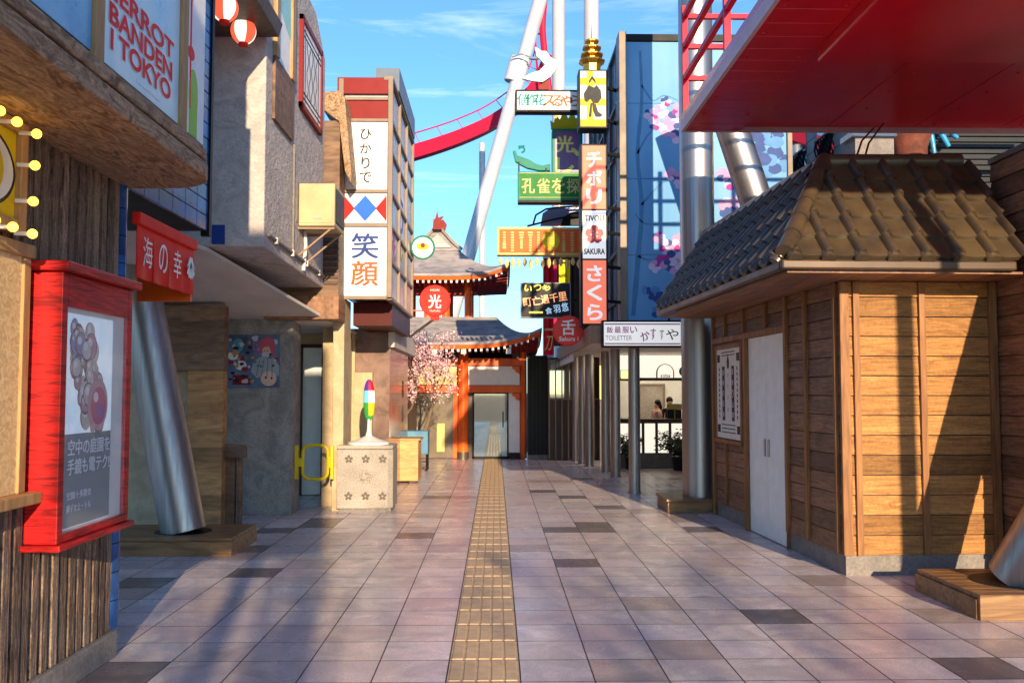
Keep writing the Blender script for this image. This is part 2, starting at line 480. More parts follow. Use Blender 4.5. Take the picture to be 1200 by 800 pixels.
m_blossom = M('cherry_blossom', (.88, .62, .66), (.72, .36, .44), scale=(6, 6, 6), rough=.6)
m_bark = M('tree_bark', (.20, .13, .09), (.10, .065, .045), scale=(12, 12, 4), rough=.9)
m_bluebox = M('blue_wood', (.10, .26, .40), (.06, .17, .30), rough=.6)
m_planter = M('planter_wood', (.60, .34, .13), (.42, .20, .07), scale=(2.5, 14, 14), rough=.55, plank=('Z', .27, 0), pvar=.15, distort=1.6)
m_hdr = M('dark_header_wood', (.24, .13, .07), (.10, .05, .028), scale=(2.2, 9, 9), rough=.6, plank=('Z', .2, 0), pvar=.3, distort=1)
m_pill = M('sunlit_wood', (.50, .24, .08), (.26, .11, .04), scale=(2.2, 9, 9), rough=.6, plank=('Z', .2, 0), pvar=.3, distort=1)  # copy of the header wood with sunlight painted into its colour
m_ltblue = M('sky_print', (.40, .66, .80), (.66, .82, .86), scale=(1, 2, 2), rough=.3)
m_blueprint = M('blue_print', (.10, .35, .62), (.30, .62, .80), scale=(1, 2, 2), rough=.3)
m_skin = plain('skin', (.62, .38, .27)); m_hair = plain('dark_hair', (.02, .014, .012), rough=.5)
m_cloth_p = plain('pink_cloth', (.62, .36, .30), rough=.8); m_cloth_b = plain('dark_cloth', (.03, .03, .035), rough=.8)
m_acm = M('cream_enamel', (.50, .42, .24), (.40, .33, .18), rough=.5, spec=.2)
# ================================================================ SETTING
def structure(name, mb, mat, **k):
    return props(mb.build(name, mat, **k), kind='structure')
structure('ground', MB().box(-600, 600, -600, 900, -.4, -.03), m_asph, origin=(0, 0, 0))
TX, TY, Y0 = .4386, .4425, 5.961
XR, XL = .149, -.293
g = .0045
dark_px = [(654, 620), (690, 617), (674, 658), (920, 730), (704, 595), (312, 641), (198, 677), (306, 675), (360, 613), (396, 612),
           (494, 625), (520, 581), (164, 788), (312, 624), (808, 617), (1185, 790), (840, 620), (790, 560), (650, 575)]
def cell(x, y):
    j = math.floor((y - Y0) / TY)
    i = math.floor((x - XR) / TX) if x > XR else -1 - math.floor((XL - x) / TX) - 1
    return i, j
dark = set(cell(P(u, v, Z=0).x, P(u, v, Z=0).y) for u, v in dark_px)
mb = MB(); tint = []
rg = random.Random(3)
for j in range(-26, 46):
    y0, y1 = Y0 + j * TY + g, Y0 + (j + 1) * TY - g
    for i in range(-24, 26):
        if i == -1: continue
        if i >= 0: x0 = XR + i * TX
        else: x0 = XL - (-i - 1) * TX
        mb.add([(x0 + g, y0, 0), (x0 + TX - g, y0, 0), (x0 + TX - g, y1, 0), (x0 + g, y1, 0)], [(0, 1, 2, 3)])
        b = rg.uniform(.88, 1.08)
        h = rg.uniform(-.05, .05)
        t = (b * (1 + h * .6), b * (1 - abs(h) * .3), b * (1 - h * .8))
        if (i, j) in dark or (rg.random() < .018 and (j > 8 or j < -6)): t = (.30, .29, .30)
        elif rg.random() < .05: t = (.72, .66, .62)
        tint.append(t + (1,))
pv = mb.build('pavement', m_pave, origin=(0, 0, 0))
props(pv, kind='structure')
at = pv.data.attributes.new('tint', 'FLOAT_COLOR', 'FACE')
at.data.foreach_set('color', [c for t in tint for c in t])
structure('grout_bed', MB().box(-10.9, 11.6, -5.6, 26.4, -.03, -.004), m_grout)
mb = MB()
for j in range(-26, 40):
    y0 = Y0 + j * TY
    mb.add([(XL + g, y0 + g, .0), (XR - g, y0 + g, .0), (XR - g, y0 + TY - g, .0), (XL + g, y0 + TY - g, .0)], [(0, 1, 2, 3)])
    for k in range(5):
        x0 = XL + .014 + k * .0845
        a, b, c, d = x0, x0 + .074, y0 + .012, y0 + TY - .012
        e = .006
        mb.add([(a, c, .0005), (b, c, .0005), (b, d, .0005), (a, d, .0005), (a + e, c + e, .006), (b - e, c + e, .006), (b - e, d - e, .006), (a + e, d - e, .006)],
               [(4, 5, 6, 7), (0, 1, 5, 4), (1, 2, 6, 5), (2, 3, 7, 6), (3, 0, 4, 7)])
structure('tactile_path', mb, m_tact, origin=(-.07, 6, 0))

# ================================================================ LEFT: TIMBER SHOP
WX = -2.48
shop = thing('timber_shop', 'weathered plank shop front with rounded wooden canopy at the left edge', 'building', (WX, 4.2, 0))
mb = MB().box(-5.5, WX - .03, 1.8, 6.06, 0, 3.07)
y = 1.8
while y < 6.02:
    wd = .066 + rg.uniform(-.008, .008)
    mb.box(WX - .03, WX + rg.uniform(-.004, .006), y, y + wd, .17, 3.07)
    y += .105
mb.build('plank_wall', m_plankv, shop)
MB().box(WX - .5, WX + .035, 1.8, 6.1, 0, .165).build('plinth', m_conc, shop, bevel=.008)
mb = MB()
for k in range(16):                         # rounded corner of stacked blue tiles
    z0 = .17 + k * .183
    pts = [(WX - .28, 0), (WX - .0, 0)] + [(WX - .14 + .16 * math.cos(a), .05 + .15 * math.sin(a)) for a in [R(10 * q) for q in range(0, 10)]] + [(WX - .28, .2)]
    mb.prism([(p[0], p[1]) for p in pts], (0, 6.07, z0 + .003), (1, 0, 0), (0, 1, 0), 0, .177)
mb.build('corner_tiles', m_btile, shop, smooth=True)
# canopy
mb = MB()
def canopy_poly(xo, ye, r):
    pts = [(WX - .4, 1.8), (xo, 1.8), (xo, ye - r)]
    pts += [(xo - r + r * math.cos(R(a)), ye - r + r * math.sin(R(a))) for a in range(10, 91, 10)]
    return pts + [(WX - .4, ye)]
mb.prism(canopy_poly(-1.86, 6.22, .36), (0, 0, 3.072), (1, 0, 0), (0, 1, 0), 0, .10)
mb.prism(canopy_poly(-1.92, 6.16, .33), (0, 0, 3.172), (1, 0, 0), (0, 1, 0), 0, .02)
mb.prism(canopy_poly(-1.87, 6.21, .35), (0, 0, 3.192), (1, 0, 0), (0, 1, 0), 0, .075)
mb.build('canopy', m_canopy, shop, bevel=.01)
mb = MB().box(-5.5, -2.0, 1.8, 6.10, 3.27, 5.9)
mb.build('upper_storey', m_canopy, shop)
mb = MB()
for (ya, yb) in ((4.39, 4.485), (5.605, 5.70), (3.2, 3.3)):
    mb.box(-2.02, -1.925, ya, yb, 3.27, 5.6)
mb.box(-2.02, -1.955, 3.0, 6.1, 3.268, 3.335)
mb.build('poster_frame', m_lightwood, shop, bevel=.005)
# boarded window in the plank wall
win = MB().box(WX - .02, WX + .02, 3.4, 4.80, 1.18, 2.40).build('boarded_window', m_osb, shop)
mb = MB().box(WX - .02, WX + .045, 3.3, 4.9, 2.40, 2.47).box(WX - .02, WX + .10, 3.3, 4.92, 1.12, 1.178).box(WX - .02, WX + .035, 4.80, 4.87, 1.178, 2.40)
mb.build('frame', m_lightwood, win, bevel=.006)
# blue tiled upper block
blue = thing('tiled_upper_wall', 'dark blue glazed tile wall overhanging between the plank shop and grey stucco', 'building', (-2.5, 7.1, 3.0))
MB().box(-5.5, -2.53, 6.22, 7.97, 3.09, 5.35).build('wall_core', m_black, blue)
mb = MB()
for k in range(17):
    for q in range(6):
        z0, y0 = 3.085 + k * .133, 6.24 + q * .288
        mb.box(-2.53, -2.50, y0 + .003, y0 + .285, z0 + .003, z0 + .130)
mb.build('tile_facing', m_btile, blue, bevel=.004, seg=1)
MB().box(-2.56, -2.485, 7.97, 8.03, 3.05, 5.35).build('edge_frame', m_black, blue)
mb = MB().prism([(-3.6, 5.38), (-2.26, 5.38), (-2.22, 5.52), (-3.6, 5.75)], (0, 7.4, 0), (1, 0, 0), (0, 0, 1), 2.35 - 4.4, .0 )
mb.build('eave', m_dkbrown, blue, bevel=.01)

# posters of the upper storey
po = thing('billboard', 'pale blue poster with big red capital letters above the canopy', 'poster', (-1.95, 5.04, 3.335))
MB().box(-2.0, -1.95, 4.49, 5.60, 3.338, 5.2).build('panel', m_ltblue, po)
mb = MB(); mw = MB()
for txt, z, w_, yc in (('PIERROT', 3.745, 1.0, 5.0), ('BANDEN', 3.615, .90, 5.03), ('I TOKYO', 3.485, .86, 5.03)):
    ink(mb, txt, (-1.95, yc, z), *LE, wd=w_, ht=.112, lift=.004, thick=.03)
    ink(mw, txt, (-1.95, yc, z), *LE, wd=w_ + .012, ht=.122, lift=.002, thick=.062)
mw.build('letter_outline', m_white, po); mb.build('lettering', m_redink, po)
mb = MB()
for k in range(11): mb.box(-1.95, -1.947, 4.95 + k * .032, 4.95 + k * .032 + .02, 3.375, 3.375 + .012 + .008 * (k % 3 == 0))
mb.build('small_print', m_white, po)
po = thing('billboard', 'deeper blue poster beside the red lettered one, cut by the photo edge', 'poster', (-1.95, 3.9, 3.335))
MB().box(-2.0, -1.95, 3.3, 4.385, 3.338, 5.2).build('panel', m_blueprint, po)
mb = MB()
for k in range(14): mb.box(-1.95, -1.946, 3.75 + k * .042, 3.75 + k * .042 + .03, 3.58 + .02 * (k % 2), 3.62 + .012 * (k % 3))
for k in range(7): mb.box(-1.95, -1.946, 3.72 + k * .04, 3.72 + k * .04 + .03, 3.49, 3.525 + .01 * (k % 2))
mb.build('lettering', m_white, po)
po = thing('billboard', 'narrow white poster with green leaf and red ribbon at the canopy end', 'poster', (-1.95, 5.9, 3.335))
MB().box(-2.0, -1.95, 5.705, 6.09, 3.338, 5.2).build('panel', m_white, po)
mb = MB().prism(disc(20, .085, .17, (5.87, 3.60)), (-1.95, 0, 0), *LE, 0, .004)
mb.prism([(5.8, 3.34), (5.95, 3.34), (5.95, 3.6), (5.8, 3.5)], (-1.95, 0, 0), *LE, 0, .003)
mb.build('leaf_print', plain('lime_print', (.28, .55, .06)), po)
mb = MB().prism(disc(14, .06, .045, (5.82, 3.86)), (-1.95, 0, 0), *LE, 0, .004).box(-1.95, -1.945, 5.80, 5.815, 3.5, 4.7)
mb.prism(disc(14, .05, .04, (5.85, 4.5)), (-1.95, 0, 0), *LE, 0, .004)
mb.build('ribbon_print', m_redink, po)

# marquee sign with bulbs
ms = thing('marquee_sign', 'yellow sign ringed by glowing round bulbs on the plank wall', 'sign', (-2.45, 4.2, 2.5))
MB().box(WX, -2.42, 3.7, 4.63, 2.56, 3.0).build('panel', m_yellow, ms)
mb = MB()
for a, b, c, d in ((4.63, 4.70, 2.5, 3.06), (3.7, 4.63, 3.0, 3.06), (3.7, 4.63, 2.5, 2.56)): mb.box(WX, -2.39, a, b, c, d)
mb.build('frame', m_lightwood, ms, bevel=.005)
MB().prism(disc(40, .33, .205, (4.29, 2.78)), (-2.42, 0, 0), *LE, 0, .006).build('dark_ring', m_ink, ms)
mw = MB().prism(disc(40, .305, .185, (4.29, 2.78)), (-2.42, 0, 0), *LE, 0, .009)
mw.build('letter_disc', m_offwhite, ms)
mb = MB().prism(disc(30, .17, .15, (4.33, 2.78)), (-2.42, 0, 0), *LE, 0, .012); mb.build('letter_bowl', m_yellow, ms)
for (u, v) in [(43, 157), (41, 194), (39, 236), (38, 274), (20, 143), (15, 266), (0, 130), (-6, 258)]:
    p = P(u, v, X=-2.32)
    b = MB().ball(p, .024).build('bulb', m_bulb, ms, smooth=True)
    MB().tube([(-2.40, p.y - .02, p.z), (p.x - .018, p.y, p.z)], .011, 10).build('socket', m_offwhite, b)

# red display case
dc = thing('display_case', 'red wooden poster case mounted on the plank wall', 'display case', (-2.4, 5.4, .88))
XO = -2.30
mb = MB().box(-2.475, -2.35, 4.985, 5.80, .945, 2.16)
mb.box(-2.475, XO, 4.92, 4.985, .90, 2.34).box(-2.475, XO, 5.80, 5.86, .90, 2.34)
mb.box(-2.475, XO - .002, 4.985, 5.80, 2.16, 2.34).box(-2.475, XO - .002, 4.985, 5.80, .90, .945)
mb.build('carcass', m_red, dc, bevel=.006)
MB().box(-2.48, XO + .045, 4.88, 5.90, 2.342, 2.395).build('top_board', m_red, dc, bevel=.008)
MB().box(-2.48, XO + .03, 4.89, 5.89, .865, .898).build('bottom_ledge', m_red, dc, bevel=.006)
MB().box(-2.35, -2.33, 4.985, 5.80, .945, 2.16).build('backing', m_offwhite, dc)
ps = MB().box(-2.33, -2.322, 5.02, 5.62, .96, 2.13).build('poster', M('poster_sky', (.50, .72, .86), (.86, .88, .86), scale=(1, 5, 4), rough=.3, emit=(.75, .88, 1), estr=.12), dc)  # faint glow added to brighten the shaded poster
MB().box(-2.312, -2.308, 4.986, 5.799, .946, 2.159).build('glass_pane', m_pane, dc)
MB().box(-2.322, -2.320, 5.025, 5.615, .965, 1.47).build('grey_field', plain('grey_print', (.20, .21, .22)), ps)
rg2 = random.Random(11)
mbs = [MB() for _ in range(4)]
mhi = MB(); mrim = MB()
for q in range(64):
    t = rg2.random()
    yy = 5.12 + t * .20 + rg2.uniform(-.06, .18)
    zz = 2.00 - t * .46 + rg2.uniform(-.06, .06)
    rr = rg2.uniform(.025, .068)
    mrim.prism(disc(14, rr * 1.12, rr * 1.15, (yy, zz)), (-2.322, 0, 0), *LE, 0, .00215 + q * .00004)
    mhi.prism(disc(10, rr * .45, rr * .4, (yy - rr * .25, zz + rr * .3)), (-2.322, 0, 0), *LE, 0, .0023 + q * .00004)
    mbs[q % 4].prism(disc(14, rr, rr * rg2.uniform(.8, 1.3), (yy, zz)), (-2.322, 0, 0), *LE, 0, .0022 + q * .00004)
mbs[0].prism(disc(24, .135, .15, (5.42, 1.63)), (-2.322, 0, 0), *LE, 0, .0055)
mrim.build('food_outline_print', plain('cocoa_print', (.28, .12, .10)), ps)
mhi.build('food_shine_print', plain('shine_print', (.85, .78, .72)), ps)
for b_, c_ in zip(mbs, ((.62, .30, .32), (.66, .52, .40), (.40, .36, .52), (.72, .60, .52))):
    b_.build('food_print', plain('food_print', c_), ps)
MB().prism(disc(24, .10, .11, (5.43, 1.62)), (-2.322, 0, 0), *LE, .0056, .0062).build('food_print', plain('plum_print', (.58, .08, .14)), ps)
MB().prism(disc(14, .032, .03, (5.39, 1.67)), (-2.322, 0, 0), *LE, .0062, .0066).build('food_shine_print', plain('gleam_print', (.9, .7, .7)), ps)
MB().prism(disc(18, .04, .045, (5.45, 1.59)), (-2.322, 0, 0), *LE, .0062, .0065).build('food_print', plain('grape_print', (.30, .10, .35)), ps)
mb = MB()
ink(mb, '空中の庭園を', (-2.32, 5.33, 1.395), *LE, wd=.54, ht=.085, lift=.002, thick=.02)
ink(mb, '手鏡も電テク!', (-2.32, 5.33, 1.29), *LE, wd=.54, ht=.085, lift=.002, thick=.02)
ink(mb, '空園十多散会', (-2.32, 5.21, 1.135), *LE, wd=.30, ht=.042, lift=.002, thick=.015)
ink(mb, '夢デオ土ートル', (-2.32, 5.21, 1.065), *LE, wd=.30, ht=.042, lift=.002, thick=.015)
mb.build('lettering', m_white, ps)

# red shop curtain
nr = thing('shop_curtain', 'red four panel shop curtain lettered in white under the blue tiles', 'noren', (-2.45, 6.9, 2.4))
MB().box(-2.485, -2.425, 6.275, 7.50, 2.845, 2.93).build('rail', m_circ, nr, bevel=.01)
inkw = MB()
for k, ch in enumerate('海の幸'):
    ink(inkw, ch, (-2.45, 6.44 + .30 * k, 2.67), *LE, wd=.17, ht=.21, lift=.02)
for k in range(4):
    y0 = 6.29 + .30 * k
    rows = []
    for i in range(7):
        z = 2.84 - .36 * i / 6
        rows.append([(-2.45 + .008 * math.sin(j * 1.05 + k) * i / 6, y0 + .293 * j / 6, z) for j in range(7)])
    MB().grid(rows).grid([[(p[0] - .006, p[1], p[2]) for p in reversed(r)] for r in rows]).build('cloth', m_circ, nr, smooth=True)
for a in range(7):
    an = R(-60 + a * 20)
    inkw.prism([(-.008, .0), (.008, 0), (.018, .13), (0, .15), (-.018, .13)], (-2.43, 7.34 - .02 * math.sin(an), 2.76 - .02), (0, math.cos(an), math.sin(an)), (0, math.sin(an), -math.cos(an)), 0, -.003) if a in (1, 2, 3, 4, 5) else None
inkw.prism([(-.09, -.02), (-.02, .07), (.0, .05), (.02, .07), (.09, -.02), (.05, .0), (0, .03), (-.05, 0)], (-2.43, 7.34, 2.70), *LE, 0, .004)
inkw.build('lettering', m_white, nr)
MB().box(-2.90, -2.47, 7.46, 7.50, 2.43, 2.83).build('side_cloth', m_redl, nr)

# ================================================================ LEFT: STUCCO BLOCK
st = thing('stucco_building', 'grey stucco block overhanging the street beyond the blue tiles', 'building', (-2.4, 11, 3))
SX = -2.4
mb = MB().prism([(9.5, 3.2), (12.77, 3.14), (12.77, 6.35), (12.1, 6.75), (9.5, 6.75)], (SX, 0, 0), (0, 1, 0), (0, 0, 1), 0, -3.4)
mb.build('wall', m_stucco, st, bevel=.015)
lo_ = [(-5.8, 8.0, 3.16), (-3.25, 8.0, 3.16), (-2.98, 9.5, 3.15), (-2.33, 13.25, 2.67), (-2.33, 15.6, 2.67), (-5.8, 15.6, 2.67), (-5.8, 9.5, 3.15), (-5.8, 13.25, 2.67)]
mb = MB().add(lo_ + [(a, b, c + .04) for a, b, c in lo_], [(0, 6, 2, 1), (6, 7, 3, 2), (7, 5, 4, 3), (8, 9, 10, 14), (14, 10, 11, 15), (15, 11, 12, 13), (0, 1, 9, 8), (1, 2, 10, 9), (2, 3, 11, 10), (3, 4, 12, 11), (4, 5, 13, 12), (5, 7, 15, 13), (7, 6, 14, 15), (6, 0, 8, 14)])
mb.build('soffit', m_plaster, st)
# windows on the street face
def le_poly(pts, X): return [(P(u, v, X=X).y, P(u, v, X=X).z) for u, v in pts]
a, b = P(323, 60, X=SX), P(338, 90, X=SX)
z0w = 5.33
wn = MB().box(SX - .02, SX + .02, a.y, b.y, z0w, 6.7).build('window', m_white, st)
MB().prism([(a.y, 5.95), (b.y, 5.75), (b.y, 6.7), (a.y, 6.7)], (SX + .02, 0, 0), *LE, 0, .004).build('pane', plain('aqua_pane', (.30, .62, .66), rough=.1), wn)
mb = MB().box(SX, SX + .05, a.y - .13, a.y, z0w - .02, 6.7).box(SX, SX + .05, b.y, b.y + .16, z0w - .02, 6.7)
mb.build('frame', m_lightwood, wn, bevel=.006)
MB().box(SX, SX + .035, a.y - .13, b.y + .16, 4.62, 5.31).build('spandrel_panel', m_hdr, st, bevel=.005)
q0, q1 = P(351, 16, X=SX), P(374.5, 60, X=SX)
zr0, zr1 = P(351, 127, X=SX).z, q0.z
wr = MB().box(SX - .02, SX + .03, q0.y + .05, q1.y - .05, zr0 + .06, zr1 - .06).build('window', m_white, st)
mb = MB()
for (ya, yb, za, zb) in ((q0.y, q0.y + .06, zr0, zr1), (q1.y - .06, q1.y, zr0, zr1), (q0.y, q1.y, zr0, zr0 + .07), (q0.y, q1.y, zr1 - .07, zr1)):
    mb.box(SX - .02, SX + .05, ya, yb, za, zb)
mb.build('frame', m_dkred, wr, bevel=.004)
mb = MB()
yy0, yy1, zz0, zz1 = q0.y + .06, q1.y - .06, zr0 + .07, zr1 - .07
for k in (.08, .15, .85, .92): mb.box(SX + .03, SX + .036, yy0, yy1, zz0 + (zz1 - zz0) * k - .008, zz0 + (zz1 - zz0) * k + .008)
for k in (.14, .86): mb.box(SX + .03, SX + .036, yy0 + (yy1 - yy0) * k - .008, yy0 + (yy1 - yy0) * k + .008, zz0, zz1)
for k in range(5):
    pts = []
    yb = yy0 + (yy1 - yy0) * (.26 + .12 * k)
    for i in range(10):
        zq = zz0 + (zz1 - zz0) * (.17 + .66 * i / 9)
        pts.append((SX + .033, yb + .05 * math.sin(i * 1.3 + k * 2.1), zq))
    mb.tube(pts, .004, 5)
mb.build('lattice', m_ink, wr)
MB().box(-2.93, -2.80, 9.485, 9.5, 3.22, 3.42).build('blue_plate', m_navy, st)

# lanterns under the eave
lan = thing('paper_lantern', 'round red and white striped lantern hanging lower near the eave tip', 'lantern', (0, 0, 0), group='striped lanterns under the eave')
def stripes(n=12, m=14, r=.125, rz=.135):
    mm = MB()
    for i in range(n * 2):
        for j in range(m):
            t0, t1 = math.pi * (.12 + .76 * j / m), math.pi * (.12 + .76 * (j + 1) / m)
            a0, a1 = 2 * math.pi * i / (n * 2), 2 * math.pi * (i + 1) / (n * 2)
            mm.m = (i // 4) % 2
            f = lambda t, a: (r * math.sin(t) * math.cos(a), r * math.sin(t) * math.sin(a), -rz * math.cos(t) + rz)
            mm.add([f(t0, a0), f(t0, a1), f(t1, a1), f(t1, a0)], [(0, 1, 2, 3)])
    return mm
lan_red = plain('lantern_red', (.80, .10, .05), emit=(1, .12, .05), estr=.5)
lan_white = plain('lantern_white', (.85, .82, .78), emit=(1, .85, .7), estr=.55)
stripes().build('shade', [lan_white, lan_red], lan, smooth=True, local=True)
MB().lathe((0, 0, -.02), [(.045, 0), (.05, .035)], 14).build('bottom_ring', m_circ, lan, local=True)
MB().lathe((0, 0, .25), [(.05, 0), (.045, .03)], 14).tube([(0, 0, .27), (0, 0, .36)], .006, 6).build('top_ring', m_circ, lan, local=True)
p = P(285, 52, Y=9.1)
place(lan, p)
l2 = copy_tree(lan)
place(l2, P(263, 26, Y=8.4), R(40), 'round red and white striped lantern cut off by the top of the photo')

# air conditioner
ac = thing('air_conditioner', 'cream air conditioner on brackets high on the grey stucco wall', 'air conditioner', (-2.2, 11.4, 3.7))
MB().box(-2.385, -1.95, 11.08, 11.77, 3.70, 4.22).build('casing', m_acm, ac, bevel=.015)
MB().box(-2.36, -1.975, 11.074, 11.08, 3.735, 4.185).build('service_panel', m_acm, ac, bevel=.003)
MB().box(-2.2, -2.1, 11.068, 11.074, 3.78, 3.80).build('badge', m_grey, ac)
MB().tube([(-2.37, 11.4, 3.69), (-2.36, 11.4, 3.5), (-2.385, 11.4, 3.2)], .022, 8).build('hose', m_offwhite, ac)
MB().box(-1.95, -1.935, 11.14, 11.70, 3.76, 4.16).build('fan_grille', m_black, ac)
mb = MB()
for yq in (11.14, 11.68):
    mb.bar((-2.4, yq, 3.685), (-1.96, yq, 3.685), .03).bar((-2.39, yq, 3.35), (-2.0, yq, 3.68), .02)
mb.build('bracket', m_brz, ac)

# timber bay between stucco and tower
tb = thing('timber_bay', 'narrow brown timber bay with slatted window beside the sign tower', 'building', (-2.4, 13, 2.6))
MB().box(-3.2, -2.19, 12.80, 13.27, 3.02, 5.5).build('wall', m_hdr, tb)
a0, a1, b0, b1 = rect(380, 270, 396, 333, 12.78)
mb = MB()
for k in range(9): mb.box(a0, a1, 12.765, 12.80, b0 + k * .085, b0 + k * .085 + .045)
mb.build('slatted_window', m_dkbrown, tb)
MB().box(-3.2, -2.17, 12.72, 13.27, 2.70, 3.02).build('fascia', m_soffit, tb, bevel=.008)
mb = MB().prism(pxpoly([(378, 108), (398, 106), (404, 114), (412, 205), (411, 214), (404, 200), (397, 142), (378, 128)], 12.75), (0, 12.75, 0), *FR, 0, -.5)
mb.build('roof_board', m_canopy, tb, bevel=.01)

# sign tower
tw = thing('sign_tower', 'tan framed tower stacked with white lettered panels and a blue diamond', 'sign tower', (-1.9, 15, 2.9))
TXa, TXb, TYa, TYb, TZa, TZb = -2.26, -1.54, 13.30, 16.75, 3.06, 6.27
MB().box(TXa + .04, TXb - .005, TYa + .05, TYb - .05, TZa + .02, TZb - .05).build('core', M('tower_side_glazing', (.42, .40, .42), (.22, .21, .24), scale=(.5, .9, .9), rough=.25, lo=.45, hi=.55), tw)
mb = MB()
for x_, y_ in ((TXa, TYa), (TXb, TYa), (TXb, TYb), (TXa, TYb)): mb.box(x_ - .035, x_ + .035, y_ - .03, y_ + .04, TZa, TZb)
zl = [P(430, v, Y=TYa).z for v in (349, 264, 224.5, 141, 116, 112)]
for z in zl[:5]: mb.box(TXa + .035, TXb - .035, TYa - .02, TYa + .06, z - .022, z + .022)
for k in range(1, 3):
    yk = TYa + (TYb - TYa) * k / 3
    mb.box(TXb - .06, TXb + .035, yk - .03, yk + .03, TZa, TZb)
for z in zl[:4] + [3.6, 5.2]: mb.box(TXb - .06, TXb + .03, TYa + .04, TYb - .03, z - .025, z + .025)
mb.box(TXb - .1, TXb + .04, TYa - .02, TYb + .03, TZb - .02, TZb + .04)
mb.build('frame', m_tan, tw, bevel=.006)
MB().box(TXa - .06, TXb - .02, TYa - .01, TYb, P(430, 110, Y=TYa).z, TZb + .02).build('red_cap', m_dkred, tw)
MB().box(TXa + .04, TXb - .04, TYa + .01, TYa + .06, zl[4] + .02 - (zl[4] - zl[3]), zl[4]).build('red_panel', m_dkred, tw)
for txt, i0, i1, mats in (('ひかりで', 2, 3, (m_ink,)), ('', 1, 2, ()), ('笑顔', 0, 1, (m_navy, m_brownink))):
    pn = MB().box(TXa + .045, TXb - .045, TYa, TYa + .04, zl[i0] + .03, zl[i1] - .03).build('sign_panel', m_white, tw)
    n = len(txt)
    xc = (TXa + TXb) / 2
    if n == 4:
        mb = MB()
        for k, ch in enumerate(txt):
            zc = zl[i1] - .16 - (zl[i1] - zl[i0] - .2) * (k + .5) / 4 + .06
            ink(mb, ch, (xc, TYa, zc), *FR, ht=.15 if ch != 'り' else .17, lift=.003, thick=.014)
        mb.build('lettering', m_ink, pn)
    elif n == 2:
        for k, ch in enumerate(txt):
            mb = MB()
            ink(mb, ch, (xc, TYa, zl[i1] - .30 - .40 * k), *FR, wd=.38, ht=.36, lift=.003, thick=.016)
            mb.build('lettering', mats[k], pn)
    else:
        zc = (zl[1] + zl[2]) / 2; hh = .19
        MB().prism([(-.17, 0), (0, -hh), (.17, 0), (0, hh)], (xc, TYa, zc), *FR, 0, .004).build('diamond', m_blue, pn)
        MB().prism([(-.31, -hh), (-.15, 0), (-.31, hh)], (xc, TYa, zc), *FR, 0, .004).build('triangle', m_redink, pn)
        MB().prism([(.31, -hh), (.15, 0), (.31, hh)], (xc, TYa, zc), *FR, 0, .004).build('triangle', m_redink, pn)
mb = MB()
ink(mb, 'う', (TXb - .005, 15.0, 4.55), *LE, ht=.55, lift=.003, thick=.03); mb.build('side_lettering', plain('violet_ink', (.12, .04, .5)), tw)
mb = MB()
ink(mb, 'け', (TXb - .005, 15.1, 4.02), *LE, ht=.42, lift=.003, thick=.03); mb.build('side_lettering', m_yellow, tw)
mb = MB()
ink(mb, '花', (TXb - .005, 13.9, 3.9), *LE, ht=.45, lift=.003, thick=.03); mb.build('side_lettering', m_magenta, tw)
MB().box(TXb - .3, TXb + .06, 13.9, 16.6, TZb + .02, TZb + .38).build('roof_louvre', plain('slate_grey', (.14, .17, .22)), tw)
MB().box(TXa + .1, TXb - .03, TYa + .65, TYb + .1, 2.70, TZa - .004).build('underside_box', plain('shaded_red', (.07, .008, .008)), tw)  # red darkened to paint in the shade under the tower

# stucco pier and recess behind
pr = thing('stucco_pier', 'slim stucco pier carrying the sign tower beside the flower box', 'pillar', (-2.27, 13.5, 0))
MB().box(-2.345, -2.185, 13.30, 13.9, 0, 3.05).build('shaft', m_cream_st, pr, bevel=.01)
rw = thing('recess_wall', 'grey stucco back wall carrying the colourful poster under the overhang', 'wall', (-3.3, 12.9, 0))
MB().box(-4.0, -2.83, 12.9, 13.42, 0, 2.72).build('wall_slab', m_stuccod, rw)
MB().box(-3.9, -2.35, 15.42, 15.6, 0, 2.72).build('rear_wall', m_cream_st, rw)
dr = MB().box(-3.20, -2.89, 15.37, 15.42, .01, 2.43).build('door', m_door, rw)
MB().box(-2.89, -2.83, 15.34, 15.42, .0, 2.48).box(-3.26, -3.20, 15.34, 15.42, 0, 2.48).box(-3.26, -2.83, 15.34, 15.42, 2.435, 2.49).build('door_frame', m_dkbrown, dr)
MB().box(-2.6, -2.4, 13.9, 15.42, 0, 2.72).build('side_wall', m_cream_st, rw)
cw = thing('cream_wall', 'cream stucco wall behind the leaning steel column', 'wall', (-5, 12.1, 0))
MB().box(-7, -3.95, 12.05, 12.25, 0, 2.78).build('wall_slab', m_cream_st, cw)
MB().box(-4.35, -3.46, 11.78, 11.98, 1.97, 2.8).build('header', m_hdr, cw, bevel=.006)
MB().box(-3.92, -3.47, 11.80, 12.0, 0, 1.968).build('timber_pier', m_pill, cw, bevel=.006)
ap = thing('wall_poster', 'dark blue poster with a pink haired figure in a grey robe on stucco', 'poster', (-3.39, 12.87, 1.75))
x0, x1, z0, z1 = rect(266, 392, 327, 454, 12.87)
MB().box(x0, x1, 12.87, 12.9, z0, z1).build('sheet', M('poster_ground', (.05, .05, .10), (.10, .18, .30), scale=(4, 4, 4)), ap)
pw, ph = x1 - x0, z1 - z0
def ap_part(name, poly, mat, n=.004):
    MB().prism([(x0 + a * pw, z0 + b * ph) for a, b in poly], (0, 12.87, 0), *FR, 0, n).build(name, mat, ap)
ap_part('hair_print', [(.62, .62), (.60, .8), (.66, .92), (.78, .97), (.9, .9), (.93, .74), (.9, .6), (.84, .66), (.8, .78), (.7, .76)], plain('rose_print', (.45, .09, .14)), .006)
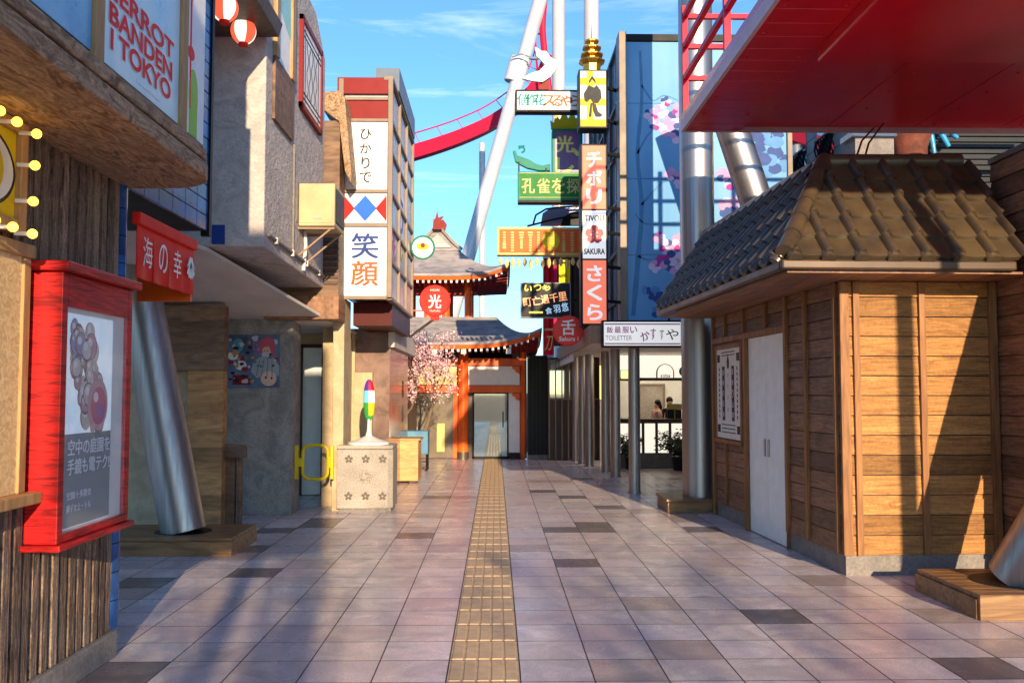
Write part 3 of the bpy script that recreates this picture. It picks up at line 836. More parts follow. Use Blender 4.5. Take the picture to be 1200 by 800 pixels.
ap_part('face_print', [(.66, .76), (.7, .60), (.78, .56), (.84, .66), (.82, .78)], m_skin, .005)
ap_part('robe_print', [(.46, .30), (.52, .5), (.68, .6), (.78, .54), (.9, .56), (1, .4), (1, .22), (.75, .25), (.58, .18)], plain('robe_grey', (.30, .33, .36)), .0045)
ap_part('round_print', disc(20, .1, .13, (.22, .80)), plain('cyan_print', (.08, .30, .40)))
ap_part('round_print', disc(20, .11, .09, (.27, .42)), m_offwhite)
ap_part('round_print', disc(20, .10, .08, (.12, .60)), m_offwhite)
ap_part('mask_print', disc(20, .15, .14, (.80, .17)), plain('beige_print', (.62, .42, .34)), .0055)
ap_part('red_band_print', [(.12, .05), (.45, .05), (.45, .24), (.12, .24)], m_dkred)
rq_ = random.Random(31)
for nm, col_ in (('dark_print', (.02, .02, .05)), ('teal_print', (.05, .20, .28)), ('pale_print', (.45, .45, .50)), ('wine_print', (.25, .03, .07)), ('amber_print', (.45, .25, .10))):
    mq = MB()
    for k in range(16):
        ca, cb = rq_.uniform(.06, .94), rq_.uniform(.06, .94)
        r0 = rq_.uniform(.012, .06)
        mq.prism([(x0 + (ca + r0 * rq_.uniform(.5, 1.6) * math.cos(q * .9)) * pw, z0 + (cb + r0 * rq_.uniform(.5, 1.4) * math.sin(q * .9)) * ph) for q in range(7)], (0, 12.87, 0), *FR, 0, .003 + rq_.uniform(0, .0028))
    mq.build(nm, plain(nm, col_), ap)
for k in range(4):
    ap_part('robe_fold_print', [(.56 + k * .10, .22), (.575 + k * .10, .22), (.64 + k * .075, .54), (.63 + k * .075, .54)], plain('fold_print', (.12, .13, .16)), .0062)
ap_part('eye_print', disc(8, .014, .01, (.715, .70)), m_ink, .0065); ap_part('eye_print', disc(8, .014, .01, (.775, .69)), m_ink, .0065)
ap_part('eye_print', disc(8, .02, .025, (.75, .19)), m_ink, .0065); ap_part('eye_print', disc(8, .02, .025, (.86, .18)), m_ink, .0065)
mb = MB(); ink(mb, '昆', (x0 + .57 * pw, 12.87, z0 + .80 * ph), *FR, ht=.12, lift=.004); ink(mb, '羽', (x0 + .57 * pw, 12.87, z0 + .66 * ph), *FR, ht=.09, lift=.004)
mb.build('lettering', plain('violet_print', (.30, .15, .45)), ap)

br = thing('timber_barrier', 'low brown timber post and board by the poster wall', 'barrier', (-3.4, 12.0, 0))
MB().box(-3.5, -3.20, 11.9, 12.0, .86, 1.02).build('board', m_hdr, br, bevel=.008)
MB().box(-3.48, -3.36, 12.0, 12.1, 0, 1.0).build('post', m_hdr, br, bevel=.008)
MB().box(-3.33, -3.28, 12.0, 12.1, 0, .86).build('post', m_hdr, br, bevel=.008)

# leaning column left, with its timber platform
def lean_column(name, label, base, top, r, mat=None, group=None):
    t = thing(name, label, 'column', (base[0], base[1], base[2]), group=group)
    MB().tube([base, top], r, 40).build('shaft', mat or m_steel, t, smooth=True)
    return t
pl = thing('timber_platform', 'dark timber plinth round the left leaning column', 'platform', (-3.5, 10.2, 0))
mb = MB()
for k in range(9): mb.box(-4.6, -2.745, 9.73 + k * .112, 9.73 + k * .112 + .108, .15, .185)
mb.build('deck', m_base_wood, pl, bevel=.004)
MB().box(-4.6, -2.74, 9.71, 9.75, 0, .149).box(-2.78, -2.74, 9.75, 10.73, 0, .149).box(-4.6, -2.8, 10.69, 10.73, 0, .149).build('skirt', m_base_wood, pl, bevel=.004)
MB().lathe((-3.40, 10.2, .186), [(.30, 0), (.30, .002)], 32).build('collar_gap', m_black, pl)
lc_ = lean_column('leaning_column', 'thick brushed steel column leaning left below the red shop curtain', (-3.40, 10.2, .19), (-4.02, 10.25, 3.11), .235)

# yellow gate loop
yg = thing('safety_gate', 'yellow tubular hinged gate between stucco wall and pier', 'gate', (-2.6, 13.3, .43))
Yg = 13.12
x0, x1, z0, z1 = rect(355, 521.5, 384, 561, Yg)
r_ = .10
pts = []
for cx_, cz_, a0_ in ((x1 - r_, z1 - r_, 0), (x0 + r_, z1 - r_, 90), (x0 + r_, z0 + r_, 180), (x1 - r_, z0 + r_, 270)):
    for k in range(0, 91, 15): pts.append((cx_ + r_ * math.cos(R(a0_ + k)), Yg, cz_ + r_ * math.sin(R(a0_ + k))))
pts.append(pts[0])
MB().tube(pts, .024, 10, cap=False).build('loop', m_yellow, yg, smooth=True)
mb = MB().box(x0 - .11, x0 - .06, Yg - .03, Yg + .03, z0 + .0, z1).box(x0 - .06, x0, Yg - .03, Yg + .03, (z0 + z1) / 2 - .06, (z0 + z1) / 2 + .06)
mb.build('hinge_plate', m_yellow, yg, bevel=.006)
mb = MB().box(x1 + .04, x1 + .08, Yg - .03, Yg + .03, z0, z1).box(x1, x1 + .04, Yg - .03, Yg + .03, (z0 + z1) / 2 - .08, (z0 + z1) / 2 + .08)
mb.build('hinge_plate', m_yellow, yg, bevel=.006)

# cream flower box with ornament
fb = thing('stone_bin', 'cream stone bin engraved with small blossoms', 'bin', (-1.85, 13.5, 0))
bx0, bx1, by0, by1 = -2.25, -1.46, 13.16, 13.86
c_ = .07
poly = [(bx0, by0), (bx1 - c_, by0), (bx1, by0 + c_), (bx1, by1 - c_), (bx1 - c_, by1), (bx0, by1)]
MB().prism(poly, (0, 0, .055), (1, 0, 0), (0, 1, 0), 0, .83).build('body', m_cream, fb, bevel=.01)
MB().prism([(a + (.03 if a < -2 else -.03), b) for a, b in poly], (0, .02, 0), (1, 0, 0), (0, 1, 0), 0, .05).build('foot', m_conc, fb)
MB().prism([(a, b) for a, b in poly], (0, 0, .89), (1, 0, 0), (0, 1, 0), 0, .055).build('lid', m_cream, fb, bevel=.012)
mb = MB()
for cx_ in (-2.08, -1.84, -1.60):
    for cz_ in (.23, .75):
        for k in range(5):
            an = R(90 + 72 * k)
            mb.prism(disc(10, .026, .02, (0, 0)), (cx_ + .036 * math.cos(an), by0, cz_ + .036 * math.sin(an)), (math.cos(an), 0, math.sin(an)), (-math.sin(an), 0, math.cos(an)), -.001, .003)
for k in range(26):
    a0_ = rg.uniform(0, 6.28); rr = rg.uniform(.02, .10)
    c = (-1.85 + rr * math.cos(a0_), by0 - .001, .50 + rr * math.sin(a0_) * .8)
    mb.tube([(c[0] + .03 * math.cos(q), c[1], c[2] + .03 * math.sin(q)) for q in (a0_, a0_ + .7, a0_ + 1.4, a0_ + 2.1)], .0025, 4)
mb.build('blossom_engraving', plain('engraving', (.13, .105, .085)), fb)
orn = thing('rainbow_ornament', 'rainbow patchwork leaf ornament on a flared white stand', 'ornament', (-1.84, 13.45, .945))
MB().lathe((-1.84, 13.45, .945), [(.30, 0), (.30, .03), (.16, .07), (.05, .12), (.025, .2), (.02, .36)], 28).build('stand', m_offwhite, orn, smooth=True)
mm = MB()
bc = Vector((-1.84, 13.45, 1.58))
n_, m_ = 24, 26
pt = lambda i, j: bc + Vector((.085 * max(0, math.sin(math.pi * j / m_)) ** .8 * math.cos(2 * math.pi * i / n_), .05 * math.sin(math.pi * j / m_) * math.sin(2 * math.pi * i / n_), -.30 * math.cos(math.pi * j / m_)))
for i in range(n_):
    for j in range(m_):
        left = math.cos(2 * math.pi * (i + .5) / n_) < 0
        t = (j + .5) / m_
        mm.m = (0 if left else 1) if t > .66 else ((2 if left else 3) if t > .46 else ((4 if left else 5) if t > .22 else 4))
        mm.add([pt(i, j), pt(i + 1, j), pt(i + 1, j + 1), pt(i, j + 1)], [(0, 1, 2, 3)])
mm.build('leaf', [plain('violet_gloss', (.10, .03, .32)), m_redink, plain('aqua_gloss', (.15, .5, .75)), m_white, plain('green_gloss', (.04, .26, .05)), m_yellow], orn, smooth=True)

# planter boxes and cherry
pb = thing('wooden_planter', 'large pale timber planter box behind the cream stone bin', 'planter', (-1.75, 17.6, 0))
MB().box(-2.15, -1.44, 17.25, 17.95, .05, .80).build('box', m_planter, pb, bevel=.01)
mb = MB()
for x_ in (-2.05, -1.55): mb.box(x_ - .06, x_ + .06, 17.3, 17.9, 0, .05)
mb.build('foot', m_dkbrown, pb)
MB().box(-2.19, -1.40, 17.22, 17.98, .80, .835).build('rim', m_planter, pb, bevel=.006)
bp_ = thing('blue_planter', 'blue timber tub on a black wheeled stand holding the cherry tree', 'planter', (-1.65, 20.2, 0))
MB().box(-1.95, -1.46, 19.95, 20.45, .36, .86).build('tub', m_bluebox, bp_, bevel=.01)
mb = MB()
for x_ in (-1.92, -1.49):
    for y_ in (20.0, 20.4): mb.tube([(x_, y_, .08), (x_, y_, .36)], .018, 8)
mb.bar((-1.92, 20.0, .2), (-1.49, 20.0, .2), .02).bar((-1.49, 20.0, .2), (-1.49, 20.4, .2), .02)
mb.build('stand', m_black, bp_)
mb = MB()
for x_ in (-1.92, -1.49):
    for y_ in (20.0, 20.4): mb.tube([(x_ - .015, y_, .06), (x_ + .015, y_, .06)], .06, 14)
mb.build('wheel', m_black, bp_)
ch = thing('cherry_tree', 'small weeping cherry in pink bloom before the vermilion gate', 'tree', (-1.65, 20.2, .85))
mb = MB()
lim = []
for pth, r0 in (([(497, 507), (502, 490), (507, 474), (510, 455), (508, 435), (503, 415)], .045), ([(466, 510), (470, 492), (482, 478), (488, 460), (487, 440), (480, 420)], .035),
                ([(508, 470), (516, 455), (522, 440), (528, 425)], .022), ([(487, 465), (478, 450), (470, 435)], .018), ([(509, 450), (500, 440), (492, 425), (486, 405)], .02),
                ([(488, 445), (496, 428), (504, 405), (510, 392)], .018), ([(510, 455), (520, 430), (516, 405)], .016)):
    pts = [P(u + rg.uniform(-1, 1), v, Y=20.2 + .12 * math.sin(i * 2.1 + u)) for i, (u, v) in enumerate(pth)]
    mb.tube(pts, r0, 8, r1=r0 * .35)
    lim += pts[2:]
mb.build('trunk', m_bark, ch, smooth=True)
mb = MB()
rb = random.Random(5)
clumps = []
for k in range(180):
    a = rb.random()
    u, v = 448 + 86 * rb.betavariate(1.5, 1.6), 384 + 92 * rb.betavariate(1.4, 1.7)
    if v > 440 and 485 < u < 505: v -= 35
    if v > 462 and rb.random() < .6: v -= 40
    clumps.append((P(u, v, Y=20.2 + rb.uniform(-.75, .7)), rb.uniform(.03, .11)))
for c, s in clumps:
    for q in range(30):
        p = c + Vector((rb.gauss(0, s), rb.gauss(0, s), rb.gauss(0, s) - rb.random() ** 2 * .22))
        n_ = Vector((rb.gauss(0, 1), rb.gauss(0, 1), rb.gauss(0, 1))).normalized()
        x_ = n_.orthogonal().normalized(); y_ = n_.cross(x_)
        r_ = rb.uniform(.010, .022)
        mb.add([p + x_ * r_, p + y_ * r_, p - x_ * r_, p - y_ * r_], [(0, 1, 2, 3)])
    tip = c
    if rb.random() < .7:
        l0 = min(lim, key=lambda q: (q - c).length)
cro = mb.build('crown', m_blossom, ch)
mb = MB()
for c, s in clumps[::2]:
    l0 = min(lim, key=lambda q: (q - c).length)
    mid = (l0 + c) / 2 + Vector((0, 0, .06))
    mb.tube([l0, mid, c, c + Vector((0, 0, -.12))], .006, 4, r1=.002)
mb.build('twigs', m_bark, ch)

# marble shop front left of the gate
mf = thing('marble_shopfront', 'brown marble shop front between the sign tower and the cherry tree', 'building', (-2.3, 16.5, 0))
MB().box(-3.4, -1.78, 15.5, 18.7, 0, 2.76).build('wall', M('brown_marble', (.26, .17, .14), (.11, .07, .06), scale=(3, 3, 3), rough=.15, distort=.8), mf)
MB().box(-1.80, -1.70, 15.45, 22.4, 2.45, 2.77).build('fascia', m_plaster, mf)
MB().box(-2.35, -2.05, 15.35, 15.5, 0, 2.02).build('lit_pier', m_cream_st, mf)
mb = MB()
for k, ch_ in enumerate('和心'): ink(mb, ch_, (-1.78, 17.7, 1.75 - .45 * k), *LE, ht=.34, lift=.004, thick=.01)
mb.build('lettering', m_ink, mf)
MB().box(-2.6, -1.95, 18.72, 22.9, 0, 2.6).build('rear_wall', m_dkbrown, mf)
# ================================================================ VERMILION GATE HOUSE
GX, GY = -1.54, 23.5
gt = thing('gate_house', 'two tiered vermilion gate house with grey curved roofs closing the street', 'gate house', (GX, 25, 0))
def curved_roof(cx, cy, bx, by, tx, ty, z0, z1, curl, thick, name, N=20, Mr=12, power=1.8):
    def ring(t, dz=0, sh=0):
        hx, hy = tx + (bx - tx) * t - sh, ty + (by - ty) * t - sh
        z = z0 + (z1 - z0) * (1 - t) ** power + dz
        pts = []
        for side in range(4):
            for k in range(N):
                s = -1 + 2 * k / N
                c = curl * abs(s) ** 4 * t * t
                x, y = [(s * hx, -hy), (hx, s * hy), (-s * hx, hy), (-hx, -s * hy)][side]
                pts.append((cx + x, cy + y, z + c))
        return pts
    mb = MB()
    rows = [ring(i / Mr) for i in range(Mr + 1)]
    rows += [ring(1, -thick, .0)]
    n = 4 * N
    mb.add([p for r in rows for p in r], [(i * n + j, i * n + (j + 1) % n, (i + 1) * n + (j + 1) % n, (i + 1) * n + j) for i in range(len(rows) - 1) for j in range(n)] + [tuple(range(n))])
    rf = mb.build(name, m_slate, gt, smooth=True)
    mb = MB()
    rows = [ring(1, -thick - .002, .03), ring(1, -thick - .09, .05), ring(.93, -thick - .10), ring(.55, -thick - .10 - .0)]
    e = [Vector(p) for p in rows[-1]]
    zc = z0 - thick - .12
    rows[-1] = [(p.x, p.y, zc + .12) for p in e]
    mb.add([p for r in rows for p in r], [(i * n + j, (i + 1) * n + j, (i + 1) * n + (j + 1) % n, i * n + (j + 1) % n) for i in range(len(rows) - 1) for j in range(n)])
    mb.build('eave_board', m_redl, gt)
    mb = MB(); mt = MB()
    for side in (0, 1, 3):
        for k in range(1, int(bx * 14)):
            s = -1 + 2 * k / int(bx * 14)
            c = curl * abs(s) ** 4
            hx, hy = bx - .07, by - .07
            x, y = [(s * hx, -hy), (hx, s * hy), (0, 0), (-hx, -s * hy)][side]
            d = [(0, 1), (-1, 0), (0, 0), (1, 0)][side]
            z = z0 - thick - .13 + c
            a = Vector((cx + x, cy + y, z)); b = a + Vector((d[0] * .8, d[1] * .8, .0 - c * .7))
            mb.bar(a, b, .05, .06)
            mt.bar(a - Vector((d[0] * .012, d[1] * .012, 0)), a, .052, .062)
    rr = mb.build('rafters', m_dkred, gt)
    mt.build('rafter_tips', m_white, rr)
    return rf
curved_roof(GX, 25, 2.66, 2.75, 1.56, 1.35, 2.90, 3.62, .36, .07, 'lower_roof')
curved_roof(GX, 25, 1.90, 2.05, .56, .75, 4.66, 5.45, .30, .07, 'upper_roof')
# gable on top
mb = MB()
yg0, yg1 = 24.2, 25.8
prof = [(-.62, 5.42), (-.40, 5.60), (-.16, 5.88), (0, 6.06), (.16, 5.88), (.40, 5.60), (.62, 5.42)]
mb.prism(prof, (GX, yg0, 0), *FR, 0, -(yg1 - yg0)); mb.build('gable', m_slate, gt)
mb = MB()
for i in range(len(prof) - 1):
    a, b = prof[i], prof[i + 1]
    mb.bar((GX + a[0] * 1.05, yg0 - .04, a[1] + .03), (GX + b[0] * 1.05, yg0 - .04, b[1] + .03), .1, .07)
mb.build('barge_board', m_tan, gt)
MB().prism([(-.36, 5.5), (0, 5.86), (.36, 5.5)], (GX, yg0 - .01, 0), *FR, 0, .03).build('gable_panel', m_stone, gt)
mb = MB().box(GX - .07, GX + .07, 24.1, 25.9, 6.03, 6.16)
mb.prism([(-.12, 5.95), (.12, 5.95), (.09, 6.2), (.16, 6.3), (.03, 6.26), (.0, 6.44), (-.05, 6.24), (-.10, 6.2)], (GX, 24.08, 0), *FR, 0, .1)
mb.prism([(-.05, 6.1), (.20, 5.95), (.24, 6.12), (.14, 6.25)], (GX, 24.25, 0), *FR, 0, .1)
mb.build('ridge_ornament', m_dkred, gt)
# upper storey: posts, beams
mb = MB()
for x in (-1.46, -.42, .42, 1.46):
    for y in (24.0, 26.0): mb.tube([(GX + x * .56, y, 3.4), (GX + x * .56, y, 4.62)], .10, 16)
mb.build('upper_post', m_redl, gt, smooth=True)
MB().box(GX - 1.05, GX + 1.0, 24.0, 24.12, 4.36, 4.6).box(GX - 1.05, GX + 1.0, 24.02, 24.10, 4.24, 4.33).build('upper_beam', m_dkred, gt)
mb = MB()
for k in range(14): mb.bar((GX - .95 + k * .08, 24.05, 3.5), (GX - .95 + k * .08, 24.05, 3.8), .02)
mb.bar((GX - .98, 24.05, 3.82), (GX + .2, 24.05, 3.82), .04)
mb.build('upper_railing', m_redl, gt)
# ground storey
def gr(u0, v0, u1, v1, y0, y1, name, mat, parent=gt, **k):
    a, b, c, d = rect(u0, v0, u1, v1, y0)
    return MB().box(a, b, y0, y1, c, d).build(name, mat, parent, **k)
mb = MB()
for u, r in ((542.5, .135), (613.5, .085), (472, .11)):
    x = P(u, 500, Y=GY).x
    mb.tube([(x, GY, 0.02), (x, GY, 2.9)], r, 20)
mb.build('post', m_redl, gt, smooth=True)
mb = MB()
for u, r in ((542.5, .15),): mb.lathe((P(u, 500, Y=GY).x, GY, .0), [(r, 0), (r, .19)], 20)
mb.build('post_shoe', plain('shoe_metal', (.12, .09, .07), metal=.5), gt, smooth=True)
gr(465, 419.5, 617, 428.5, GY - .06, GY + .1, 'lintel', m_redl, bevel=.008)
gr(465, 451.5, 617, 460, GY - .05, GY + .1, 'lintel', m_redl, bevel=.008)
gr(540, 404, 600, 419, GY + .1, GY + .2, 'lintel', m_brz)
gr(548, 429, 609, 451, GY + .02, GY + .08, 'wall_panel', m_white)
gr(596, 460.5, 609, 530, GY + .02, GY + .08, 'wall_panel', m_white)
gr(597, 530, 612, 536.8, GY + .0, GY + .1, 'wall_base', m_black)
sg = gr(477, 429.5, 535, 450.5, GY + .0, GY + .08, 'name_board', m_paley)
mb = MB()
rs = random.Random(2)
for row, (va, vb) in enumerate(((433, 440), (441, 448))):
    u = 500 + row * 4
    pts = []
    for i in range(26):
        pts.append(P(u + i * 1.05, (va + vb) / 2 + (vb - va) * .5 * math.sin(i * 1.7 + rs.uniform(-.6, .6)), Y=GY - .006))
    mb.tube(pts, .012, 5)
mb.build('brush_script', m_brownink, sg)
dg = gr(555.5, 460.5, 594.5, 535.5, GY + .03, GY + .06, 'door', m_darkglass)
mb = MB()
a, b, c, d = rect(554, 459.5, 596, 536.8, GY)
mb.box((a + b) / 2 + .3, (a + b) / 2 + .33, GY - .03, GY + .02, .8, 1.2)
mb.box(a, a + .04, GY, GY + .08, c, d).box(b - .04, b, GY, GY + .08, c, d).box(a, b, GY, GY + .08, d - .04, d).box(a, b, GY, GY + .08, c, c + .05)
mb.build('frame', m_black, dg)
gl = gr(479, 460.5, 531, 536, GY + .06, GY + .09, 'window', M('beige_screen', (.20, .16, .12), (.15, .12, .09), rough=.08, rv=.03, coat=.6), gt)
gr(512, 496, 521, 529, GY + .05, GY + .06, 'yellow_notice', m_paley, gl)
gr(481, 500, 489, 530, GY + .05, GY + .06, 'pale_notice', m_offwhite, gl)
gr(531, 460.5, 536, 536.5, GY + .0, GY + .09, 'frame', m_redl, gl)
mb = MB()
for (uu, vv) in ((609, 429), (609, 460.5)):
    p = P(uu, vv, Y=GY - .03)
    mb.prism([(0, 0), (-.19, 0), (-.19, -.06), (-.12, -.09), (-.10, -.15), (-.03, -.18), (0, -.2)], p, *FR, -.06, .03)
mb.build('corbel', m_redl, gt)
MB().box(GX - 2.2, P(615, 500, Y=GY).x, GY + .1, 26.6, 0, 2.9).build('body', m_dkbrown, gt)
mb = MB()
for u in (543, 596, 509): mb.box(P(u, 500, Y=22.4).x - .06, P(u, 500, Y=22.4).x + .06, 22.36, 22.46, 2.62, 2.76)
mb.build('eave_plate', m_offwhite, gt)

# round signs near the gate
rsn = thing('round_sign', 'red disc sign with a white light character before the gate roof', 'sign', (-1.2, 18.5, 3.1))
cY = 18.5
c = P(509.5, 352, Y=cY); rr = 18.5 * cY / FPX
MB().prism(disc(40, rr), c, *FR, -.1, 0).build('disc', m_circ, rsn, bevel=.02)
mb = MB(); ink(mb, '光', c + Vector((0, 0, -.02)), *FR, wd=.25, ht=.27, lift=.004, thick=.02)
ink(mb, 'TSUKURU', c + Vector((0, 0, -.21)), *FR, wd=.22, lift=.004); ink(mb, 'HIKARI', c + Vector((0, 0, .21)), *FR, wd=.18, lift=.004); mb.build('lettering', m_white, rsn)
MB().box(c.x - .09, c.x + .09, cY + .02, cY + .1, c.z - rr - .08, c.z - rr + .06).build('stub', m_circ, rsn)
MB().bar((c.x, cY + .06, c.z - rr - .04), (-1.75, cY + .06, 2.79), .05).build('bracket', m_black, rsn)
rs2 = thing('round_sign', 'white disc sign with a yellow and red flower beside the sign tower', 'sign', (-1.3, 16.5, 4.2))
cY = 16.6
c = P(495.5, 290, Y=cY); rr = 13.3 * cY / FPX
MB().prism(disc(36, rr), c, *FR, -.1, 0).build('disc', m_white, rs2)
ring = [(c.x + rr * math.cos(2 * math.pi * i / 40), c.y - .0, c.z + rr * math.sin(2 * math.pi * i / 40)) for i in range(41)]
MB().tube(ring, .018, 8, cap=False).build('rim', m_dgreen, rs2)
MB().prism(disc(16, .085, .06, (-.03, .02)), c, *FR, 0, .003).prism(disc(16, .07, .055, (.04, .015)), c, *FR, 0, .0035).build('petal', m_yellow, rs2)
MB().prism(disc(16, .04, .045, (.0, .04)), c, *FR, 0, .006).build('flower_centre', m_redink, rs2)
MB().prism([(-.008, -.13), (.008, -.13), (.008, -.03), (-.008, -.03)], c, *FR, 0, .003).build('stalk', m_dgreen, rs2)
MB().bar(c + Vector((-rr, .05, 0)), (TXb, cY + .05, c.z), .03).build('bracket', m_dgreen, rs2)

# ================================================================ COASTER
def pipe(label, pts_px, Y, r, name='support_column', mat=None):
    pts = [P(u, v, Y=Y) for u, v in pts_px]
    t = thing(name, label, 'coaster column', (pts[0].x, Y, pts[0].z))
    MB().tube(pts, r, 28).build('shaft', mat or m_white_steel, t, smooth=True)
    return t, pts
def ext(p, q, v):          # extend the pixel line p-q to height v
    k = (v - p[1]) / (q[1] - p[1])
    return (p[0] + (q[0] - p[0]) * k, v)
Yc = 36.0
b0 = ext((549, 300), (633, 0), 510); b1 = ext((549, 300), (633, 0), -500)
t, pts = pipe('tall white coaster column leaning right across the sky', [b0, b1], Yc, .28)
q = P(603, 82, Y=Yc)
dq = (pts[1] - pts[0]).normalized()
MB().tube([q - dq * .5, q - dq * .45, q + dq * .45, q + dq * .5], [.285, .305, .305, .285], 24).build('sleeve', m_white_steel, t, smooth=True)
MB().tube([q + Vector((-.1, -.45, .35)), q + Vector((.25, -.6, .42)), q + Vector((.6, -.6, .3))], .03, 8).ball(q + Vector((.75, -.6, .24)), .22, .1, .06).build('lamp_arm', plain('lamp_grey', (.2, .25, .32)), t)
pipe('thick white vertical coaster column behind the projecting signs', [(654.5, 515), (654.5, -500)], 41, .29)
pipe('white vertical column rising behind the pagoda ornament', [(693, 515), (693, -500)], 40, .33)
pipe('slim white column topping out in the sky behind the leaning one', [(565, 500), (565, 168)], 44, .15)
pipe('lavender column half hidden behind the orange and black signs', [(643, 520), (643, 300)], 29, .19)
trk = thing('coaster_track', 'red coaster track curving down across the blue sky', 'roller coaster', P(560, 160, Y=46))
path = [P(u, v, Y=y) for u, v, y in ((410, 190, 43), (450, 186, 44), (482, 179, 45), (515, 169, 46), (545, 158, 47), (575, 144, 48), (602, 126, 49), (622, 108, 50), (634, 88, 51), (641, 66, 52))]
def smooth_path(p, n=5):
    o = []
    for i in range(len(p) - 1):
        p0, p1, p2, p3 = p[max(i - 1, 0)], p[i], p[i + 1], p[min(i + 2, len(p) - 1)]
        for k in range(n):
            t = k / n
            o.append(.5 * ((2 * p1) + (p2 - p0) * t + (2 * p0 - 5 * p1 + 4 * p2 - p3) * t * t + (3 * p1 - p0 - 3 * p2 + p3) * t ** 3))
    return o + [p[-1]]
sp_ = smooth_path(path)
mb = MB(); rows = []
for i, p in enumerate(sp_):
    d = (sp_[min(i + 1, len(sp_) - 1)] - sp_[max(i - 1, 0)]).normalized()
    sd = Vector((0, 1, 0)); upv = Vector((d.z * -1, 0, d.x)).normalized()
    rows.append([p + sd * a * .55 + upv * b for a, b in ((-1, .24), (1, .24), (.6, -.38), (-.6, -.38), (-1, .24))])
mb.grid(rows); mb.build('beam', m_red2, trk)
mb = MB()
rail = []
for i, r in enumerate(rows):
    upv = (r[0] - r[3]).normalized()
    rail.append(r[0] + upv * .5)
    if i % 4 == 0: mb.tube([r[0], r[0] + upv * .5], .02, 6)
mb.tube(rail, .035, 8)
mb.build('railing', m_red2, trk)
lad = thing('coaster_track', 'steep red ladder-like stretch of coaster track beside the leaning column', 'roller coaster', P(638, 100, Y=40))
L1 = [P(u, v, Y=40) for u, v in ((644, 108), (641, 85), (638, 60), (636, 35), (637, 10), (641, -20), (648, -60))]
L2 = [P(u, v, Y=40.5) for u, v in ((632, 104), (630, 85), (628, 60), (627, 35), (628, 10), (632, -20), (640, -60))]
a_, b_ = smooth_path(L1), smooth_path(L2)
MB().tube(a_, .15, 10).tube(b_, .05, 8).build('rails', m_red2, lad)
mb = MB()
for i in range(2, len(a_), 4): mb.bar(a_[i], b_[i], .07)
mb.build('rungs', m_red2, lad)
MB().tube([P(478, 243, Y=34), P(500, 254, Y=34), P(530, 268, Y=34)], .012, 5).build('cable', m_grey, lad)

# ================================================================ PROJECTING SIGNS
def box_sign(label, u0, v0, u1, v1, Y, depth, frame, face, border=.03, arm=None, name='projecting_sign', cat='sign', loc=None):
    a, b, c, d = rect(u0, v0, u1, v1, Y)
    t = thing(name, label, cat, ((a + b) / 2, Y + depth / 2, c))
    MB().box(a, b, Y, Y + depth, c, d).build('frame', frame, t, bevel=.01)
    MB().box(a + border, b - border, Y - .006, Y, c + border, d - border).build('face', face, t)
    if arm:
        mb = MB()
        for k in arm: mb.bar((b, Y + depth / 2, c + (d - c) * k), (2.25, Y + depth / 2 + .25, c + (d - c) * k), .05)
        mb.build('bracket_arm', m_black, t)
    return t, a, b, c, d
def row_ink(t, chars, a, b, z, Y, ht, mat, wd=None, thick=.01, lift=.009, name='lettering'):
    mb = MB()
    n = len(chars)
    for k, ch_ in enumerate(chars):
        ink(mb, ch_, (a + (b - a) * (k + .5) / n, Y, z), *FR, ht=ht, wd=wd, lift=lift, thick=thick)
    return mb.build(name, mat, t)
def col_ink(t, chars, x, z0, z1, Y, wd, mat, thick=.01, lift=.009, ht=None):
    mb = MB()
    n = len(chars)
    for k, ch_ in enumerate(chars):
        ink(mb, ch_, (x, Y, z1 - (z1 - z0) * (k + .5) / n), *FR, wd=wd, ht=ht, lift=lift, thick=thick)
    return mb.build('lettering', mat, t)

# white horizontal sign
t, a, b, c, d = box_sign('long white sign with teal and brown lettering in a black frame', 603.5, 105, 680, 131.5, 16.6, .22, m_black, m_white, .04)
row_ink(t, '値作花', a + .08, a + (b - a) * .44, (c + d) / 2 + .02, 16.6, .22, m_teal, thick=.02)
row_ink(t, 'スるゃら', a + (b - a) * .45, b - .02, (c + d) / 2 + .0, 16.6, .2, m_brownink, thick=.02)
# dove
dv = thing('dove_ornament', 'white flying dove cutout standing above the long white sign', 'ornament', P(640, 98, Y=16.65))
MB().prism(pxpoly([(612, 92), (622, 86), (632, 83), (639, 76), (633, 69), (629, 66), (627, 55), (635, 60), (640, 60), (645, 67), (657, 74), (652, 81), (645, 90), (636, 96), (624, 95)], 16.65), (0, 16.65, 0), *FR, -.07, 0).build('body', m_white, dv)
MB().prism(pxpoly([(634, 92), (645, 89), (643, 105), (631, 105)], 16.72), (0, 16.72, 0), *FR, -.04, 0).build('stand', m_dkred, dv)
# kimono sign and pagoda
t, a, b, c, d = box_sign('yellow checked sign with a black kimono figure below the gold pagoda', 678, 81.5, 712, 150.5, 16.0, .35, m_black, m_offwhite, .03, arm=(.18, .75))
mb = MB()
for i in range(4):
    for j in range(8):
        if (i * 3 + j * 5 + i * j) % 3 == 0:
            w4, h8 = (b - a - .06) / 4, (d - c - .06) / 8
            mb.box(a + .03 + i * w4, a + .03 + (i + 1) * w4, 15.99, 15.994, c + .03 + j * h8, c + .03 + (j + 1) * h8)
mb.build('checks', m_yellow, t)
K = lambda pts: pxpoly(pts, 15.99)
mb = MB()
for poly in ([(690, 95), (694, 89), (698, 95), (698, 98), (694, 93), (691, 98)], [(690, 100), (696, 103), (699, 100), (704, 106), (705, 115), (701, 121), (695, 121), (692, 116), (688, 120), (685, 118), (684, 110)],
             [(692, 121), (694, 121), (693, 137), (690, 137)], [(694, 121), (698, 122), (701, 131), (706, 135), (704, 137), (698, 137), (695, 130)]):
    mb.prism(K(poly), (0, 15.99, 0), *FR, .004, .01)
mb.build('kimono_print', m_ink, t)
